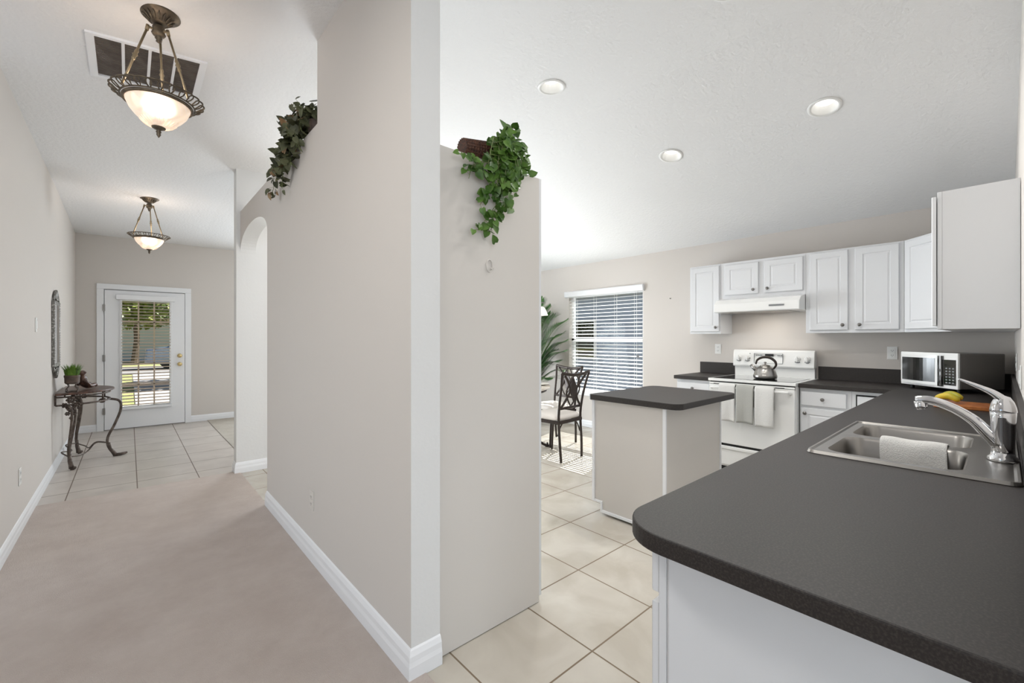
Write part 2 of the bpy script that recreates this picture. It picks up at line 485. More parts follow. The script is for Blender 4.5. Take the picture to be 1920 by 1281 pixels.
for k in range(nsl):
    z = GZ0 + .02 + k * (GZ1 - GZ0 - .04) / (nsl - 1)
    t = R(18); c, s = math.cos(t) * .017, math.sin(t) * .017
    x0, x1 = GX0 - .012, GX1 + .012
    prism(bl, [(8.44 - c, z - s - .0008), (8.44 + c, z + s - .0008), (8.44 + c, z + s + .0008), (8.44 - c, z - s + .0008)], 'X', x0, x1)
blind = obj('door_blind', bl, M['woodblind'], door)
obj('blind_valance', B(-.14, .53, 8.42, 8.456, 1.885, 1.957), M['trim'], blind, bevel=.004)
obj('blind_bottom_rail', B(-.11, .495, 8.425, 8.456, .285, .32), M['trim'], blind, bevel=.004)
bm = NB()
for x in (-.085, .475):
    for k in range(30): box(bm, x - .006, x + .006, 8.428, 8.45, .34 + k * .052, .356 + k * .052)
obj('blind_side_channel', bm, M['trim'], blind)
for z, nm in ((1.055, 'deadbolt'), (.925, 'door_knob')):
    bm = NB(); mm = Matrix.Rotation(PI / 2, 4, 'X')
    lathe(bm, [(.031, 0), (.031, .006), (.012, .012), (.012, .03), (.026, .038), (.03, .052), (.022, .066), (0.001, .068)], .589, 8.470, z, 20, mm)
    obj(nm, bm, M['brass'], door, smooth=True, label='polished brass')
for z in (1.76, 1.04, .28):
    bm = NB(); lathe(bm, [(.007, -.05), (.007, .05)], -.268, 8.462, z, 10); box(bm, -.285, -.255, 8.464, 8.47, z - .045, z + .045)
    obj('hinge', bm, M['nickel'], door, label='grey metal hinge')
bm = NB()
for a in ((-.345, -.268, 0, 2.03), (.658, .735, 0, 2.03), (-.345, .735, 2.03, 2.105)):
    box(bm, a[0], a[1], 8.478, 8.50, a[2], a[3])
for a in ((-.275, -.264), (.654, .665)): box(bm, a[0], a[1], 8.50, 8.62, 0, DZ)
for a in ((-.2635, -.248, 0, DZ), (.640, .6535, 0, DZ), (-.248, .640, 2.0, DZ)): box(bm, a[0], a[1], 8.5165, 8.56, a[2], a[3])
struct('trim_1', bm, M['trim'], bevel=.004)
struct('trim_2', B(DX0, DX1, 8.49, 8.66, 0, .013), M['nickel'])

# ------------------------------------------------------------------ dining window
bm = NB()
for a in ((WY0, WY0 + .045, WZ0, WZ1), (WY1 - .045, WY1, WZ0, WZ1), (WY0, WY1, WZ0, WZ0 + .045), (WY0, WY1, WZ1 - .045, WZ1), (WY0, WY1, 1.27, 1.32)):
    box(bm, 5.20, 5.25, a[0], a[1], a[2], a[3])
win = obj('window_1', bm, M['trim'], kind='structure')
obj('window_glass', B(5.222, 5.226, WY0 + .04, WY1 - .04, WZ0 + .04, WZ1 - .04), M['glass'], win)
obj('window_sill', B(5.10, 5.21, WY0 - .03, WY1 + .03, WZ0 - .03, WZ0 + .001), M['trim'], win, bevel=.004)
bm = NB()
bt = thing('window_blind', 'white horizontal slat blind with valance hanging in the dining window', 'blind', (5.1, 3.82, 2.0))
n = 27
for k in range(n):
    z = .56 + k * (1.90 - .56) / (n - 1)
    t = R(12); c, s = math.cos(t) * .0225, math.sin(t) * .0225
    prism(bm, [(5.152 - c, z - s), (5.152, z + .003), (5.152 + c, z + s), (5.152 + c, z + s + .0025), (5.152, z + .0055), (5.152 - c, z - s + .0025)], 'Y', WY0 + .012, WY1 - .012)
    # XZ polygon extruded along Y
obj('blind_slats', bm, M['blind'], bt)
bm = NB(); prism(bm, [(5.133, 1.95), (5.095, 1.965), (5.085, 2.03), (5.10, 2.045), (5.134, 2.045)], 'Y', WY0 - .02, WY1 + .06)
obj('valance', bm, M['trim'], bt)
obj('bottom_rail', B(5.13, 5.175, WY0 + .012, WY1 - .012, .515, .54), M['blind'], bt, bevel=.003)
for y in (3.30, 3.62, 3.98, 4.34):
    bm = NB()
    tube(bm, [(5.124, y, .53), (5.124, y, 1.96)], .0016, 5); tube(bm, [(5.181, y, .53), (5.181, y, 1.96)], .0016, 5)
    obj('ladder_cord', bm, M['blind'], bt)
bm = NB(); tube(bm, [(5.115, 3.24, 1.1), (5.115, 3.24, 1.97)], .0015, 5); box(bm, 5.105, 5.125, 3.225, 3.255, 1.06, 1.10)
obj('pull_cord', bm, M['grey_pl'], bt, label='grey tassel on white cord')
# unseen windows added to bring in light (behind the camera and in hidden corners)
for nm, a in (('added_window_2', (.8, 4.4, -3.58, -3.54, .4, 2.5)), ('added_window_5', (-3.1, -.1, -3.58, -3.54, .4, 2.5)), ('added_window_3', (2.15, 3.65, 5.64, 5.68, .2, 2.2)), ('added_window_4', (3.5, 4.9, 8.54, 8.58, .7, 2.03))):
    x0, x1, y0, y1, z0, z1 = a; bm = NB()
    for q in ((x0, x0 + .05, z0, z1), (x1 - .05, x1, z0, z1), ((x0 + x1) / 2 - .025, (x0 + x1) / 2 + .025, z0, z1), (x0, x1, z0, z0 + .05), (x0, x1, z1 - .05, z1)):
        box(bm, q[0], q[1], y0, y1, q[2], q[3])
    wn = obj(nm, bm, M['trim'], kind='structure')
# ================================================================== KITCHEN CABINETS
def door_bm(w_, h_, t=.019, rail=.055, panel=True):
    """raised-panel door, local: x 0..w, z 0..h, back at y=0, front toward -y"""
    bm = NB()
    def loop(ins, y):
        return [bm.verts.new(p) for p in ((ins, y, ins), (w_ - ins, y, ins), (w_ - ins, y, h_ - ins), (ins, y, h_ - ins))]
    L = [loop(0, 0), loop(0, -t + .004), loop(.004, -t)]
    if panel:
        L += [loop(rail - .002, -t), loop(rail + .003, -t + .006), loop(rail + .009, -t + .006), loop(rail + .019, -t + .0015)]
    for a, b in zip(L, L[1:]): ring_faces(bm, a, b)
    bm.faces.new(L[0]); bm.faces.new(L[-1]); return bm

def knob_bm():
    bm = NB(); lathe(bm, [(.0075, 0), (.006, .004), (.0055, .013), (.012, .017), (.0155, .021), (.0145, .026), (.006, .029), (.0005, .0295)], n=18, mat4=Matrix.Rotation(PI / 2, 4, 'X'))
    return bm

def add_door(parent, origin, u, nrm, w_, h_, name='door', knob=None, rail=.055, panel=True):
    """origin = lower-left-back corner; knob=(x,z) in door coords"""
    fm = frame_mat(origin, u, nrm)
    d = obj(name, xform(door_bm(w_, h_, rail=rail, panel=panel), fm), M['cab'], parent)
    if knob:
        k = obj('knob', xform(knob_bm(), fm @ Matrix.Translation((knob[0], -.019, knob[1]))), M['nickel'], d, smooth=True, label='satin nickel knob')
    return d

def hollow_box(x0, x1, y0, y1, z0, z1):
    return B(x0, x1, y0, y1, z0, z1)

U = (0, -1, 0); N = (-1, 0, 0)      # range-wall fronts: width runs toward -Y, fronts face -X
def upper(label, y_hi, y_lo, z0, z1, doors, group='white upper cabinets on the range wall'):
    t = thing('wall_cabinet', label, 'cabinet', (4.98, (y_hi + y_lo) / 2, z0), group)
    bm = B(4.832, 5.133, y_lo, y_hi, z0, z1); obj('body', bm, M['cab'], t, bevel=.0015)
    for (a, b, p, q, kn) in doors:
        add_door(t, (4.831, a, p), U, N, a - b, q - p, knob=kn)
    return t
upper('narrow single-door white wall cabinet left of the range hood', 2.377, 2.034, 1.372, 2.134,
      [(2.36, 2.045, 1.398, 2.114, (.285, .045))])
upper('short two-door white wall cabinet directly above the range hood', 2.033, 1.242, 1.742, 2.134,
      [(1.985, 1.652, 1.785, 2.106, (.29, .04)), (1.598, 1.262, 1.785, 2.106, (.035, .04))])
upper('tall two-door white wall cabinet right of the range hood', 1.241, .542, 1.372, 2.134,
      [(1.206, .916, 1.398, 2.118, (.255, .045)), (.866, .572, 1.398, 2.118, (.035, .045))])
# diagonal corner cabinet
t = thing('corner_wall_cabinet', 'angled white corner wall cabinet above the microwave', 'cabinet', (4.85, .2, 1.372))
bm = prism(NB(), [(4.832, .541), (5.133, .541), (5.133, -.06), (4.49, -.06), (4.49, .243)], 'Z', 1.372, 2.134)
obj('body', bm, M['cab'], t, bevel=.0015)
du = Vector((4.49 - 4.832, .243 - .541, 0)); L_ = du.length; du.normalize(); dn = Vector((du.y, -du.x, 0))
if dn.x > 0: dn = -dn
o_ = Vector((4.832, .541, 1.398)) + du * .03 + dn * .001
add_door(t, o_, du, dn, L_ - .06, .72, knob=(L_ - .10, .045))
# right wall cabinet over the sink run, seen from its end panel
t = thing('wall_cabinet', 'large white wall cabinet at the right edge, plain end panel facing us', 'cabinet', (3.93, .09, 1.372))
bm = B(3.375, 4.489, -.06, .222, 1.372, 2.134)
obj('body', bm, M['cab'], t, bevel=.0015)
bm = B(3.372, 4.489, .222, .241, 1.372, 2.134); obj('face_frame', bm, M['cab'], t, bevel=.0015)
for a, b in ((3.362, 3.91), (3.93, 4.46)):
    add_door(t, (b, .2445, 1.392), (-1, 0, 0), (0, 1, 0), b - a, .716, knob=((b - a) - .035, .045) if a > 3.5 else (.035, .045))

# range hood
t = thing('range_hood', 'white under-cabinet range hood over the stove', 'range hood', (4.9, 1.6, 1.59))
HY0, HY1 = 1.245, 2.028
bm = prism(NB(), [(5.13, 1.742), (4.80, 1.742), (4.70, 1.722), (4.652, 1.68), (4.645, 1.60), (4.655, 1.592), (5.13, 1.592)], 'Y', HY0, HY1)
obj('canopy', bm, M['enamel'], t, bevel=.004)
obj('filter_grille', B(4.70, 5.05, 1.35, 1.92, 1.586, 1.5925), M['steel'], t, label='steel grease filter')
obj('control_strip', B(4.6425, 4.6465, 1.37, 1.50, 1.635, 1.65), M['grey_pl'], t)

hl = lamp('hood_lamp', 'AREA', (4.86, 1.62, 1.583), 1.3, (1, .95, .88), (.16, .3), (0, 0, -1))
hl.parent = t; hl.location = Vector((4.86, 1.62, 1.583)) - t.location
# base cabinets -----------------------------------------------------------------
CT = .92; CB = .882
def base_body(t, x0, x1, y0, y1, kick_side=None):
    bm = B(x0, x1, y0, y1, .10, CB - .001)
    obj('body', bm, M['cab'], t, bevel=.0015)
    k = {'x-': (x0 + .07, x1, y0, y1), 'y+': (x0, x1, y0, y1 - .07)}[kick_side]
    obj('toe_kick', B(*k, .001, .10), M['cab_in'], t)
t = thing('base_cabinet', 'narrow white base cabinet left of the stove', 'cabinet', (4.8, 2.18, 0))
base_body(t, 4.52, 5.13, 1.992, 2.372, 'x-')
add_door(t, (4.519, 2.355, .735), U, N, .345, .115, 'drawer', knob=(.172, .058), panel=False)
add_door(t, (4.519, 2.355, .125), U, N, .345, .585, knob=(.31, .54))
t = thing('base_cabinet', 'white base cabinet with one drawer right of the stove', 'cabinet', (4.8, 1.0, 0))
base_body(t, 4.52, 5.13, .835, 1.205, 'x-')
add_door(t, (4.519, 1.195, .728), U, N, .328, .124, 'drawer', knob=(.165, .062), panel=False)
add_door(t, (4.519, 1.195, .125), U, N, .328, .580, knob=(.035, .535))
t = thing('corner_base_cabinet', 'white base cabinet in the corner, panel outlined by a black gap', 'cabinet', (4.8, .5, 0))
base_body(t, 4.52, 5.13, -.055, .834, 'x-')
obj('dark_gap', B(4.514, 4.521, .545, .805, .12, .855), M['black'], t)
obj('panel', B(4.505, 4.515, .545, .795, .125, .842), M['cab'], t, bevel=.002)
# sink run: two units facing +Y, near end panel at X .915
t = thing('base_cabinet', 'white peninsula end cabinet in the near foreground, plain end panel', 'cabinet', (1.3, .2, 0))
bm = B(.915, 1.70, -.055, .505, .10, CB - .001); obj('body', bm, M['cab'], t, bevel=.0015)
obj('end_panel', B(.909, .9149, -.055, .497, .002, CB - .001), M['cab'], t)
obj('face_frame', B(.913, 1.70, .505, .524, .10, CB - .001), M['cab'], t, bevel=.0015)
obj('toe_kick', B(.915, 1.70, -.055, .45, .001, .10), M['cab_in'], t)
add_door(t, (1.68, .525, .735), (-1, 0, 0), (0, 1, 0), .765, .125, 'drawer', knob=(.38, .06), panel=False)
for a in (1.68, 1.29): add_door(t, (a, .525, .125), (-1, 0, 0), (0, 1, 0), .375, .585, knob=(.335, .54) if a > 1.5 else (.04, .54))
t = thing('sink_base_cabinet', 'white base cabinet under the double sink', 'cabinet', (2.2, .2, 0))
bm = NB()
for a in ((1.702, 2.68, .487, .505, .10, CB - .001), (1.702, 1.72, -.055, .505, .10, CB - .001), (2.662, 2.68, -.055, .505, .10, CB - .001), (1.702, 2.68, -.055, .505, .10, .118)):
    box(bm, *a)
obj('body', bm, M['cab'], t)
obj('toe_kick', B(1.702, 2.68, -.055, .45, .001, .10), M['cab_in'], t)
obj('face_frame', B(1.702, 2.68, .505, .524, .10, CB - .001), M['cab'], t)
for a in (2.66, 2.18): add_door(t, (a, .525, .125), (-1, 0, 0), (0, 1, 0), .46, .72, knob=(.42, .67) if a > 2.5 else (.04, .67))
t = thing('base_cabinet', 'white base cabinet between the sink and the corner', 'cabinet', (3.6, .2, 0))
bm = B(2.682, 4.50, -.055, .505, .10, CB - .001); obj('body', bm, M['cab'], t)
obj('toe_kick', B(2.682, 4.50, -.055, .45, .001, .10), M['cab_in'], t)
for a in (4.38, 3.82, 3.26): add_door(t, (a, .506, .125), (-1, 0, 0), (0, 1, 0), .53, .72, knob=(.49, .67))

# countertops ---------------------------------------------------------------------
def slab(cells, corner=None, z0=CB, z1=CT):
    """cells: XY rects sharing edges; corner=(cx,cy,r,sx,sy) replaces the cell at a rounded corner"""
    bm = NB(); cache = {}
    def V(x, y):
        k = (round(x, 5), round(y, 5))
        if k not in cache: cache[k] = bm.verts.new((x, y, z1))
        return cache[k]
    fs = []
    for x0, x1, y0, y1 in cells: fs.append(bm.faces.new([V(x0, y0), V(x1, y0), V(x1, y1), V(x0, y1)]))
    for (cx, cy, r, a0) in (corner or []):
        pts = [V(cx + r * math.cos(a0 + PI / 2 * k / 12), cy + r * math.sin(a0 + PI / 2 * k / 12)) for k in range(13)]
        fs.append(bm.faces.new([V(cx, cy)] + pts))
    r = bmesh.ops.extrude_face_region(bm, geom=fs)
    bmesh.ops.translate(bm, verts=[v for v in r['geom'] if isinstance(v, bmesh.types.BMVert)], vec=(0, 0, z0 - z1))
    return bm
def grid_cells(xs, ys, keep):
    return [(a, b, c, d) for a, b in zip(xs, xs[1:]) for c, d in zip(ys, ys[1:]) if keep((a + b) / 2, (c + d) / 2)]
SX0, SX1, SY0, SY1 = 1.80, 2.573, -.03, .448         # sink cut-out
cells = grid_cells([.80, .92, SX0, SX1, 4.482, 5.133], [-.0605, SY0, .4, SY1, .455, .575, 1.208],
                   lambda x, y: not (SX0 < x < SX1 and SY0 < y < SY1) and not (x < .92 and y > .455) and (y < .575 or x > 4.482))
ct = thing('countertop', 'long dark speckled L-shaped countertop holding the sink, rounded near corner', 'countertop', (2.5, .25, CB))
obj('slab', slab(cells, [(.92, .455, .12, PI / 2)]), M['counter'], ct, bevel=.004)
bm = B(5.112, 5.133, -.06, 1.208, CT + .0005, 1.045); box(bm, .90, 5.112, -.0605, -.042, CT + .0005, 1.045)
obj('backsplash', bm, M['counter'], ct)
ct = thing('countertop', 'short dark countertop piece left of the stove', 'countertop', (4.8, 2.19, CB))
obj('slab', B(4.482, 5.133, 1.986, 2.392, CB, CT), M['counter'], ct, bevel=.004)
obj('backsplash', B(5.112, 5.133, 1.986, 2.392, CT + .0005, 1.045), M['counter'], ct)

# island ----------------------------------------------------------------------------
t = thing('island_cabinet', 'free-standing beige kitchen island cabinet on tile floor', 'cabinet', (3.05, 1.77, 0))
IB = .855
bm = prism(NB(), [(1.477, .022), (1.995, .022), (1.995, .095), (2.07, .095), (2.07, IB), (1.477, IB)], 'X', 2.662, 3.50)
obj('body', bm, M['lam'], t)
bm = NB()
box(bm, 2.650, 2.664, 1.470, 1.492, .018, IB); box(bm, 2.650, 2.664, 2.056, 2.076, .085, IB)
box(bm, 2.650, 2.664, 1.492, 1.985, .018, .036); box(bm, 2.650, 2.664, 1.985, 2.0, .018, .1); box(bm, 2.650, 2.664, 2.0, 2.056, .085, .1)
bmesh.ops.remove_doubles(bm, verts=bm.verts, dist=1e-4)
obj('edge_moulding', bm, M['trim'], t, label='thin white edge trim')
obj('corner_moulding', B(3.485, 3.502, 1.468, 1.478, .022, IB), M['trim'], t)
obj('plinth', B(2.70, 3.46, 1.50, 1.96, .001, .03), M['black'], t, label='dark recessed plinth')
add_door(t, (3.502, 1.49, .12), (0, 1, 0), (1, 0, 0), .285, .71, knob=(.25, .66)); add_door(t, (3.502, 1.785, .12), (0, 1, 0), (1, 0, 0), .275, .71, knob=(.03, .66))
r_ = .07; x0, x1, y0, y1 = 2.628, 3.548, 1.366, 2.095
pts = []
for cx, cy, a0 in ((x1 - r_, y1 - r_, 0), (x0 + r_, y1 - r_, PI / 2), (x0 + r_, y0 + r_, PI), (x1 - r_, y0 + r_, 1.5 * PI)):
    rr = .025 if (cx < 3 and cy > 1.8) else r_
    cx = x0 + rr if cx < 3 else x1 - rr; cy = y0 + rr if cy < 1.8 else y1 - rr
    pts += [(cx + rr * math.cos(a0 + PI / 2 * k / 8), cy + rr * math.sin(a0 + PI / 2 * k / 8)) for k in range(9)]
o = obj('island_countertop', prism(NB(), pts, 'Z', IB + .001, .897), M['counter'], bevel=.004)
tag(o, 'dark countertop with rounded corners on the beige kitchen island', 'countertop')

# tall pantry cabinet -----------------------------------------------------------------
t = thing('tall_cabinet', 'tall beige-sided pantry cabinet at the end of the centre wall', 'cabinet', (1.25, 1.85, 0))
obj('side_panel', B(.953, 1.538, 1.536, 1.552, .004, 2.12), M['lam'], t, label='plain beige end panel')
obj('body', B(.953, 1.538, 1.553, 2.25, .004, 2.119), M['cab'], t)
obj('face_frame', B(1.5385, 1.556, 1.538, 2.25, .03, 2.122), M['cab'], t, bevel=.002)
add_door(t, (1.557, 1.56, .12), (0, 1, 0), (1, 0, 0), .33, 1.98, knob=(.29, .9)); add_door(t, (1.557, 1.90, .12), (0, 1, 0), (1, 0, 0), .33, 1.98, knob=(.04, .9))
bm = NB(); tube(bm, [(1.219 + .017 * math.cos(a), 1.5325, 1.648 + .028 * math.sin(a)) for a in [2 * PI * k / 20 for k in range(20)]], .0028, 6, closed=True)
tube(bm, spline([(1.226, 1.533, 1.640), (1.228, 1.522, 1.632), (1.231, 1.518, 1.642)]), .003, 6)
tag(obj('wall_hook', bm, M['lam'], smooth=True), 'small oval beige adhesive hook on the tall beige panel', 'hook')

# ================================================================== STOVE
RY0, RY1 = 1.213, 1.981
t = thing('electric_range', 'white freestanding electric range with black glass cooktop', 'stove', (4.76, 1.6, 0))
obj('body', B(4.45, 5.10, RY0, RY1, .055, .895), M['enamel'], t)
obj('plinth', B(4.50, 5.08, RY0 + .02, RY1 - .02, .001, .056), M['black'], t, label='black recessed base')
bm = NB(); box(bm, 4.415, 5.10, RY0 - .003, RY1 + .003, .896, .922)
obj('cooktop_frame', bm, M['enamel'], t, bevel=.004)
obj('glass_cooktop', B(4.455, 5.00, RY0 + .035, RY1 - .035, .9215, .9245), M['blackgl'], t, label='black ceramic glass top')
bm = prism(NB(), [(5.10, .922), (5.055, .922), (5.05, 1.02), (5.10, 1.02)], 'Y', RY0 + .01, RY1 - .01)
obj('backguard_riser', bm, M['enamel'], t)
bm = prism(NB(), [(5.105, 1.02), (5.018, 1.02), (5.012, 1.035), (5.03, 1.185), (5.045, 1.20), (5.105, 1.20)], 'Y', RY0 + .004, RY1 - .004)
bg = obj('backguard', bm, M['enamel'], t, bevel=.006, seg=3)
mk = Matrix.Rotation(R(-90), 4, 'Y')
for y in (1.915, 1.828, 1.36, 1.275):
    bm = NB(); lathe(bm, [(.026, -.004), (.026, .003), (.019, .006), (.018, .02), (.002, .021)], 5.018, y, 1.115, 24, mk)
    k = obj('knob', bm, M['enamel'], bg, smooth=False)
    bm = NB(); box(bm, 4.990, 5.0, y - .005, y + .005, 1.085, 1.145)
    obj('knob_pointer', bm, M['white_pl'], k)
    bm = NB()
    for da in (-40, -20, 0, 20, 40):
        a = R(-90 + da); c = Vector((5.0125, y + .030 * math.cos(a), 1.108 + .030 * math.sin(a)))
        box(bm, 5.0095, 5.0145, c.y - .0028, c.y + .0028, c.z - .005, c.z + .005)
    obj('knob_dial_marks', bm, M['grey_pl'], bg)
obj('display', B(5.014, 5.024, 1.578, 1.655, 1.133, 1.158), M['black'], bg, label='black clock display')
bm = NB()
for (a, b, p, q) in ((1.49, 1.762, 1.162, 1.164), (1.49, 1.762, 1.06, 1.062), (1.76, 1.762, 1.06, 1.164), (1.49, 1.492, 1.06, 1.164)):
    box(bm, 5.012, 5.023, a, b, p, q)
for y in (1.735, 1.718, 1.70, 1.685, 1.53, 1.515, 1.50): box(bm, 5.013, 5.023, y, y + .008, 1.140, 1.148)
for z in (1.16, 1.11): box(bm, 5.011, 5.022, 1.80, 1.806, z - .004, z + .004)
obj('control_marks', bm, M['grey_pl'], bg)
od = obj('oven_door', B(4.418, 4.449, RY0 + .006, RY1 - .006, .285, .862), M['enamel'], t, bevel=.006, seg=3)
bm = NB(); box(bm, 4.432, 4.45, RY0 + .01, RY1 - .01, .864, .894)
obj('vent_gap', bm, M['black'], t, label='black gap under the cooktop')
obj('vent_trim', B(4.422, 4.437, RY0 + .006, RY1 - .006, .866, .884), M['enamel'], t, bevel=.003)
for a in (1.30, 1.45, 1.67, 1.82):
    obj('vent_slot', B(4.4205, 4.4225, a, a + .11, .868, .873), M['black'], t)
bm = tube(NB(), spline([(4.425, 1.25, .825), (4.385, 1.262, .835), (4.375, 1.30, .838), (4.375, 1.6, .838), (4.375, 1.90, .838), (4.385, 1.935, .835), (4.425, 1.947, .825)], 6), .013, 10, flat=((1, 0, 0), .7))
obj('oven_handle', bm, M['enamel'], od, smooth=True)
obj('drawer_gap', B(4.43, 4.45, RY0 + .008, RY1 - .008, .262, .284), M['black'], t)
dr = obj('storage_drawer', B(4.420, 4.449, RY0 + .006, RY1 - .006, .075, .262), M['enamel'], t, bevel=.005, seg=3)
bm = NB(); box(bm, 4.408, 4.421, RY0 + .02, RY1 - .02, .232, .258)
obj('drawer_lip', bm, M['enamel'], dr, bevel=.004)

# towels over the oven handle
def hung_towel(label, y0, y1, zt, zb, m, fold=.012):
    bm = NB(); nu, nv = 14, 16; rows = []
    rnd = random.Random(int(y0 * 1000))
    path = [(4.400, zt - .20)] + [(4.398, zt - .03)] + [(4.375 + .022 * math.cos(a), zt - .018 + .022 * math.sin(a)) for a in (R(20), R(60), R(100), R(140), R(175))]
    for k in range(1, nv): path.append((4.351 - .004 * math.sin(k / nv * PI), zt - .02 - (zt - .02 - zb) * k / (nv - 1)))
    for (x, z) in path:
        row = []
        for i in range(nu + 1):
            u = i / nu; y = y0 + (y1 - y0) * u
            amp = max(0, (zt - z) / (zt - zb)) * .006
            row.append(bm.verts.new((x - amp * math.sin(u * PI * 2.2 + y0 * 9), y + (.5 - u) * .01 * (zt - z), z + .004 * math.sin(u * 3))))
        rows.append(row)
    for a, b in zip(rows, rows[1:]):
        for i in range(nu): bm.faces.new((a[i], a[i + 1], b[i + 1], b[i]))
    o = obj('hand_towel', bm, m, smooth=True)
    s = o.modifiers.new('thick', 'SOLIDIFY'); s.thickness = .006; s.offset = 0
    tag(o, label, 'towel', 'towels over the oven handle')
    return o
hung_towel('left white waffle towel on the oven handle, partly behind the island', 1.700, 1.852, .874, .515, M['towelw'])
hung_towel('sage grey towel hanging on the oven handle between two white towels', 1.536, 1.688, .872, .518, M['towelg'])
hung_towel('right white waffle towel on the oven handle', 1.365, 1.524, .87, .505, M['towelw'])

# kettle
t = thing('kettle', 'stainless steel whistling kettle with dark arched handle on the cooktop', 'kettle', (4.70, 1.55, .925))
bm = lathe(NB(), [(.080, .926), (.100, .930), (.104, .945), (.104, .958), (.100, .966), (.098, .972), (.092, .995), (.078, 1.022), (.058, 1.042), (.04, 1.050), (.001, 1.052)], 4.70, 1.55, 0, 40)
kb = obj('body', bm, M['steel'], t, smooth=True)
bm = lathe(NB(), [(.046, 1.047), (.044, 1.056), (.02, 1.063), (.008, 1.066), (.007, 1.075), (.013, 1.082), (.010, 1.09), (.001, 1.092)], 4.70, 1.55, 0, 24)
obj('lid', bm, M['steel'], t, smooth=True)
bm = NB(); tube(bm, [(4.70, 1.622, 1.0), (4.70, 1.655, 1.028), (4.70, 1.682, 1.055)], [.024, .018, .013], 14)
obj('spout', bm, M['steel'], t, smooth=True)
hp = spline([(4.70, 1.480, 1.02), (4.70, 1.455, 1.06), (4.70, 1.465, 1.10), (4.70, 1.510, 1.132), (4.70, 1.570, 1.135), (4.70, 1.620, 1.108), (4.70, 1.635, 1.065)], 6)
obj('handle', tube(NB(), hp, [.008 + .005 * math.sin(PI * i / (len(hp) - 1)) for i in range(len(hp))], 10), M['chairm'], t, smooth=True, label='dark grey arched handle')

# ================================================================== SINK AND FAUCET
def rrect(x0, x1, y0, y1, r, n=6):
    out = []
    for cx, cy, a0 in ((x1 - r, y1 - r, 0), (x0 + r, y1 - r, PI / 2), (x0 + r, y0 + r, PI), (x1 - r, y0 + r, 1.5 * PI)):
        out += [(cx + r * math.cos(a0 + PI / 2 * k / n), cy + r * math.sin(a0 + PI / 2 * k / n)) for k in range(n + 1)]
    return out
t = thing('kitchen_sink', 'double-bowl stainless steel drop-in sink in the dark countertop', 'sink', (2.19, .21, .92))
ZR = .9265
bm = NB()
def lp(pts, z): return [bm.verts.new((x, y, z)) for x, y in pts]
RX0, RX1, RYa, RYb = 1.787, 2.586, -.038, .461
mid = 2.213
basins = [(1.845, 2.185, .075, .418), (2.240, 2.538, .075, .418)]
cellsS = [(1.803, mid, .058, .445), (mid, 2.570, .058, .445)]
for (b, c) in zip(basins, cellsS):
    inner = lp(rrect(*b, .055), ZR - .001); outer = lp(rrect(c[0], c[1], c[2], c[3], .0001), ZR)
    ring_faces(bm, inner, outer)
box_faces = [(1.803, 2.570, -.022, .058)]
for a in box_faces: bm.faces.new([bm.verts.new(p) for p in ((a[0], a[2], ZR), (a[1], a[2], ZR), (a[1], a[3], ZR), (a[0], a[3], ZR))])
rl = [((1.803, 2.570, -.022, .445), ZR, .012), ((1.797, 2.576, -.028, .451), .9315, .016), ((1.791, 2.582, -.034, .457), .9315, .02), ((RX0, RX1, RYa, RYb), .9215, .024)]
prev = None
for q, z, r in rl:
    cur = lp(rrect(*q, r), z)
    if prev: ring_faces(bm, prev, cur)
    prev = cur
bmesh.ops.remove_doubles(bm, verts=bm.verts, dist=1e-5)
rim = obj('rim', bm, M['steel'], t, smooth=False)
for b in basins:
    bm = NB(); prev = None
    for ins, z, r in ((0, ZR - .001, .055), (.006, ZR - .012, .052), (.012, .80, .05), (.02, .765, .055), (.045, .75, .06), (.12, .745, .03)):
        cur = lp(rrect(b[0] + ins, b[1] - ins, b[2] + ins, b[3] - ins, r if ins < .1 else .02), z)
        if prev: ring_faces(bm, prev, cur)
        prev = cur
    bm.faces.new(prev)
    bs = obj('basin', bm, M['steel'], t, smooth=True)
    bm = lathe(NB(), [(.042, .7465), (.045, .749), (.030, .748), (.028, .7462)], (b[0] + b[1]) / 2, (b[2] + b[3]) / 2, 0, 24)
    obj('drain', bm, M['chrome'], bs, smooth=True)

t = thing('kitchen_faucet', 'chrome single-lever kitchen faucet behind the sink', 'faucet', (2.10, .0, .927))
FX, FY = 2.10, -.001
bm = lathe(NB(), [(.034, .927), (.036, .933), (.034, .940), (.028, .945), (.027, .955)], FX, FY, 0, 32); 
obj('base_ring', bm, M['chrome'], t, smooth=True)
bm = lathe(NB(), [(.0265, .95), (.0265, .985), (.0275, 1.03), (.029, 1.068), (.0295, 1.085)], FX, FY, 0, 32)
obj('body', bm, M['chrome'], t, smooth=True)
sp = spline([(FX, FY + .004, .972), (FX, FY + .030, 1.005), (FX, FY + .062, 1.046), (FX, FY + .10, 1.076), (FX, FY + .14, 1.096), (FX, FY + .175, 1.104), (FX, FY + .205, 1.100)], 6)
m_ = len(sp)
obj('spout', tube(NB(), sp, [.021 - .006 * min(1, i / (m_ * .5)) for i in range(m_)], 16), M['chrome'], t, smooth=True)
bm = lathe(NB(), [(.0165, -.004), (.0165, .018), (.0145, .026), (.001, .027)], FX, FY + .195, 1.096, 20, Matrix.Rotation(PI, 4, 'X') @ Matrix.Rotation(R(-12), 4, 'X'))
obj('spout_head', bm, M['chrome'], t, smooth=True)
bm = lathe(NB(), [(.031, 1.086), (.0305, 1.092), (.028, 1.105), (.024, 1.118), (.016, 1.132), (.001, 1.138)], FX, FY, 0, 32)
hd = obj('lever_cap', bm, M['chrome'], t, smooth=True)
lv = spline([(FX, FY - .004, 1.118), (FX, FY + .02, 1.142), (FX, FY + .045, 1.157), (FX, FY + .075, 1.172), (FX, FY + .10, 1.184)], 6)
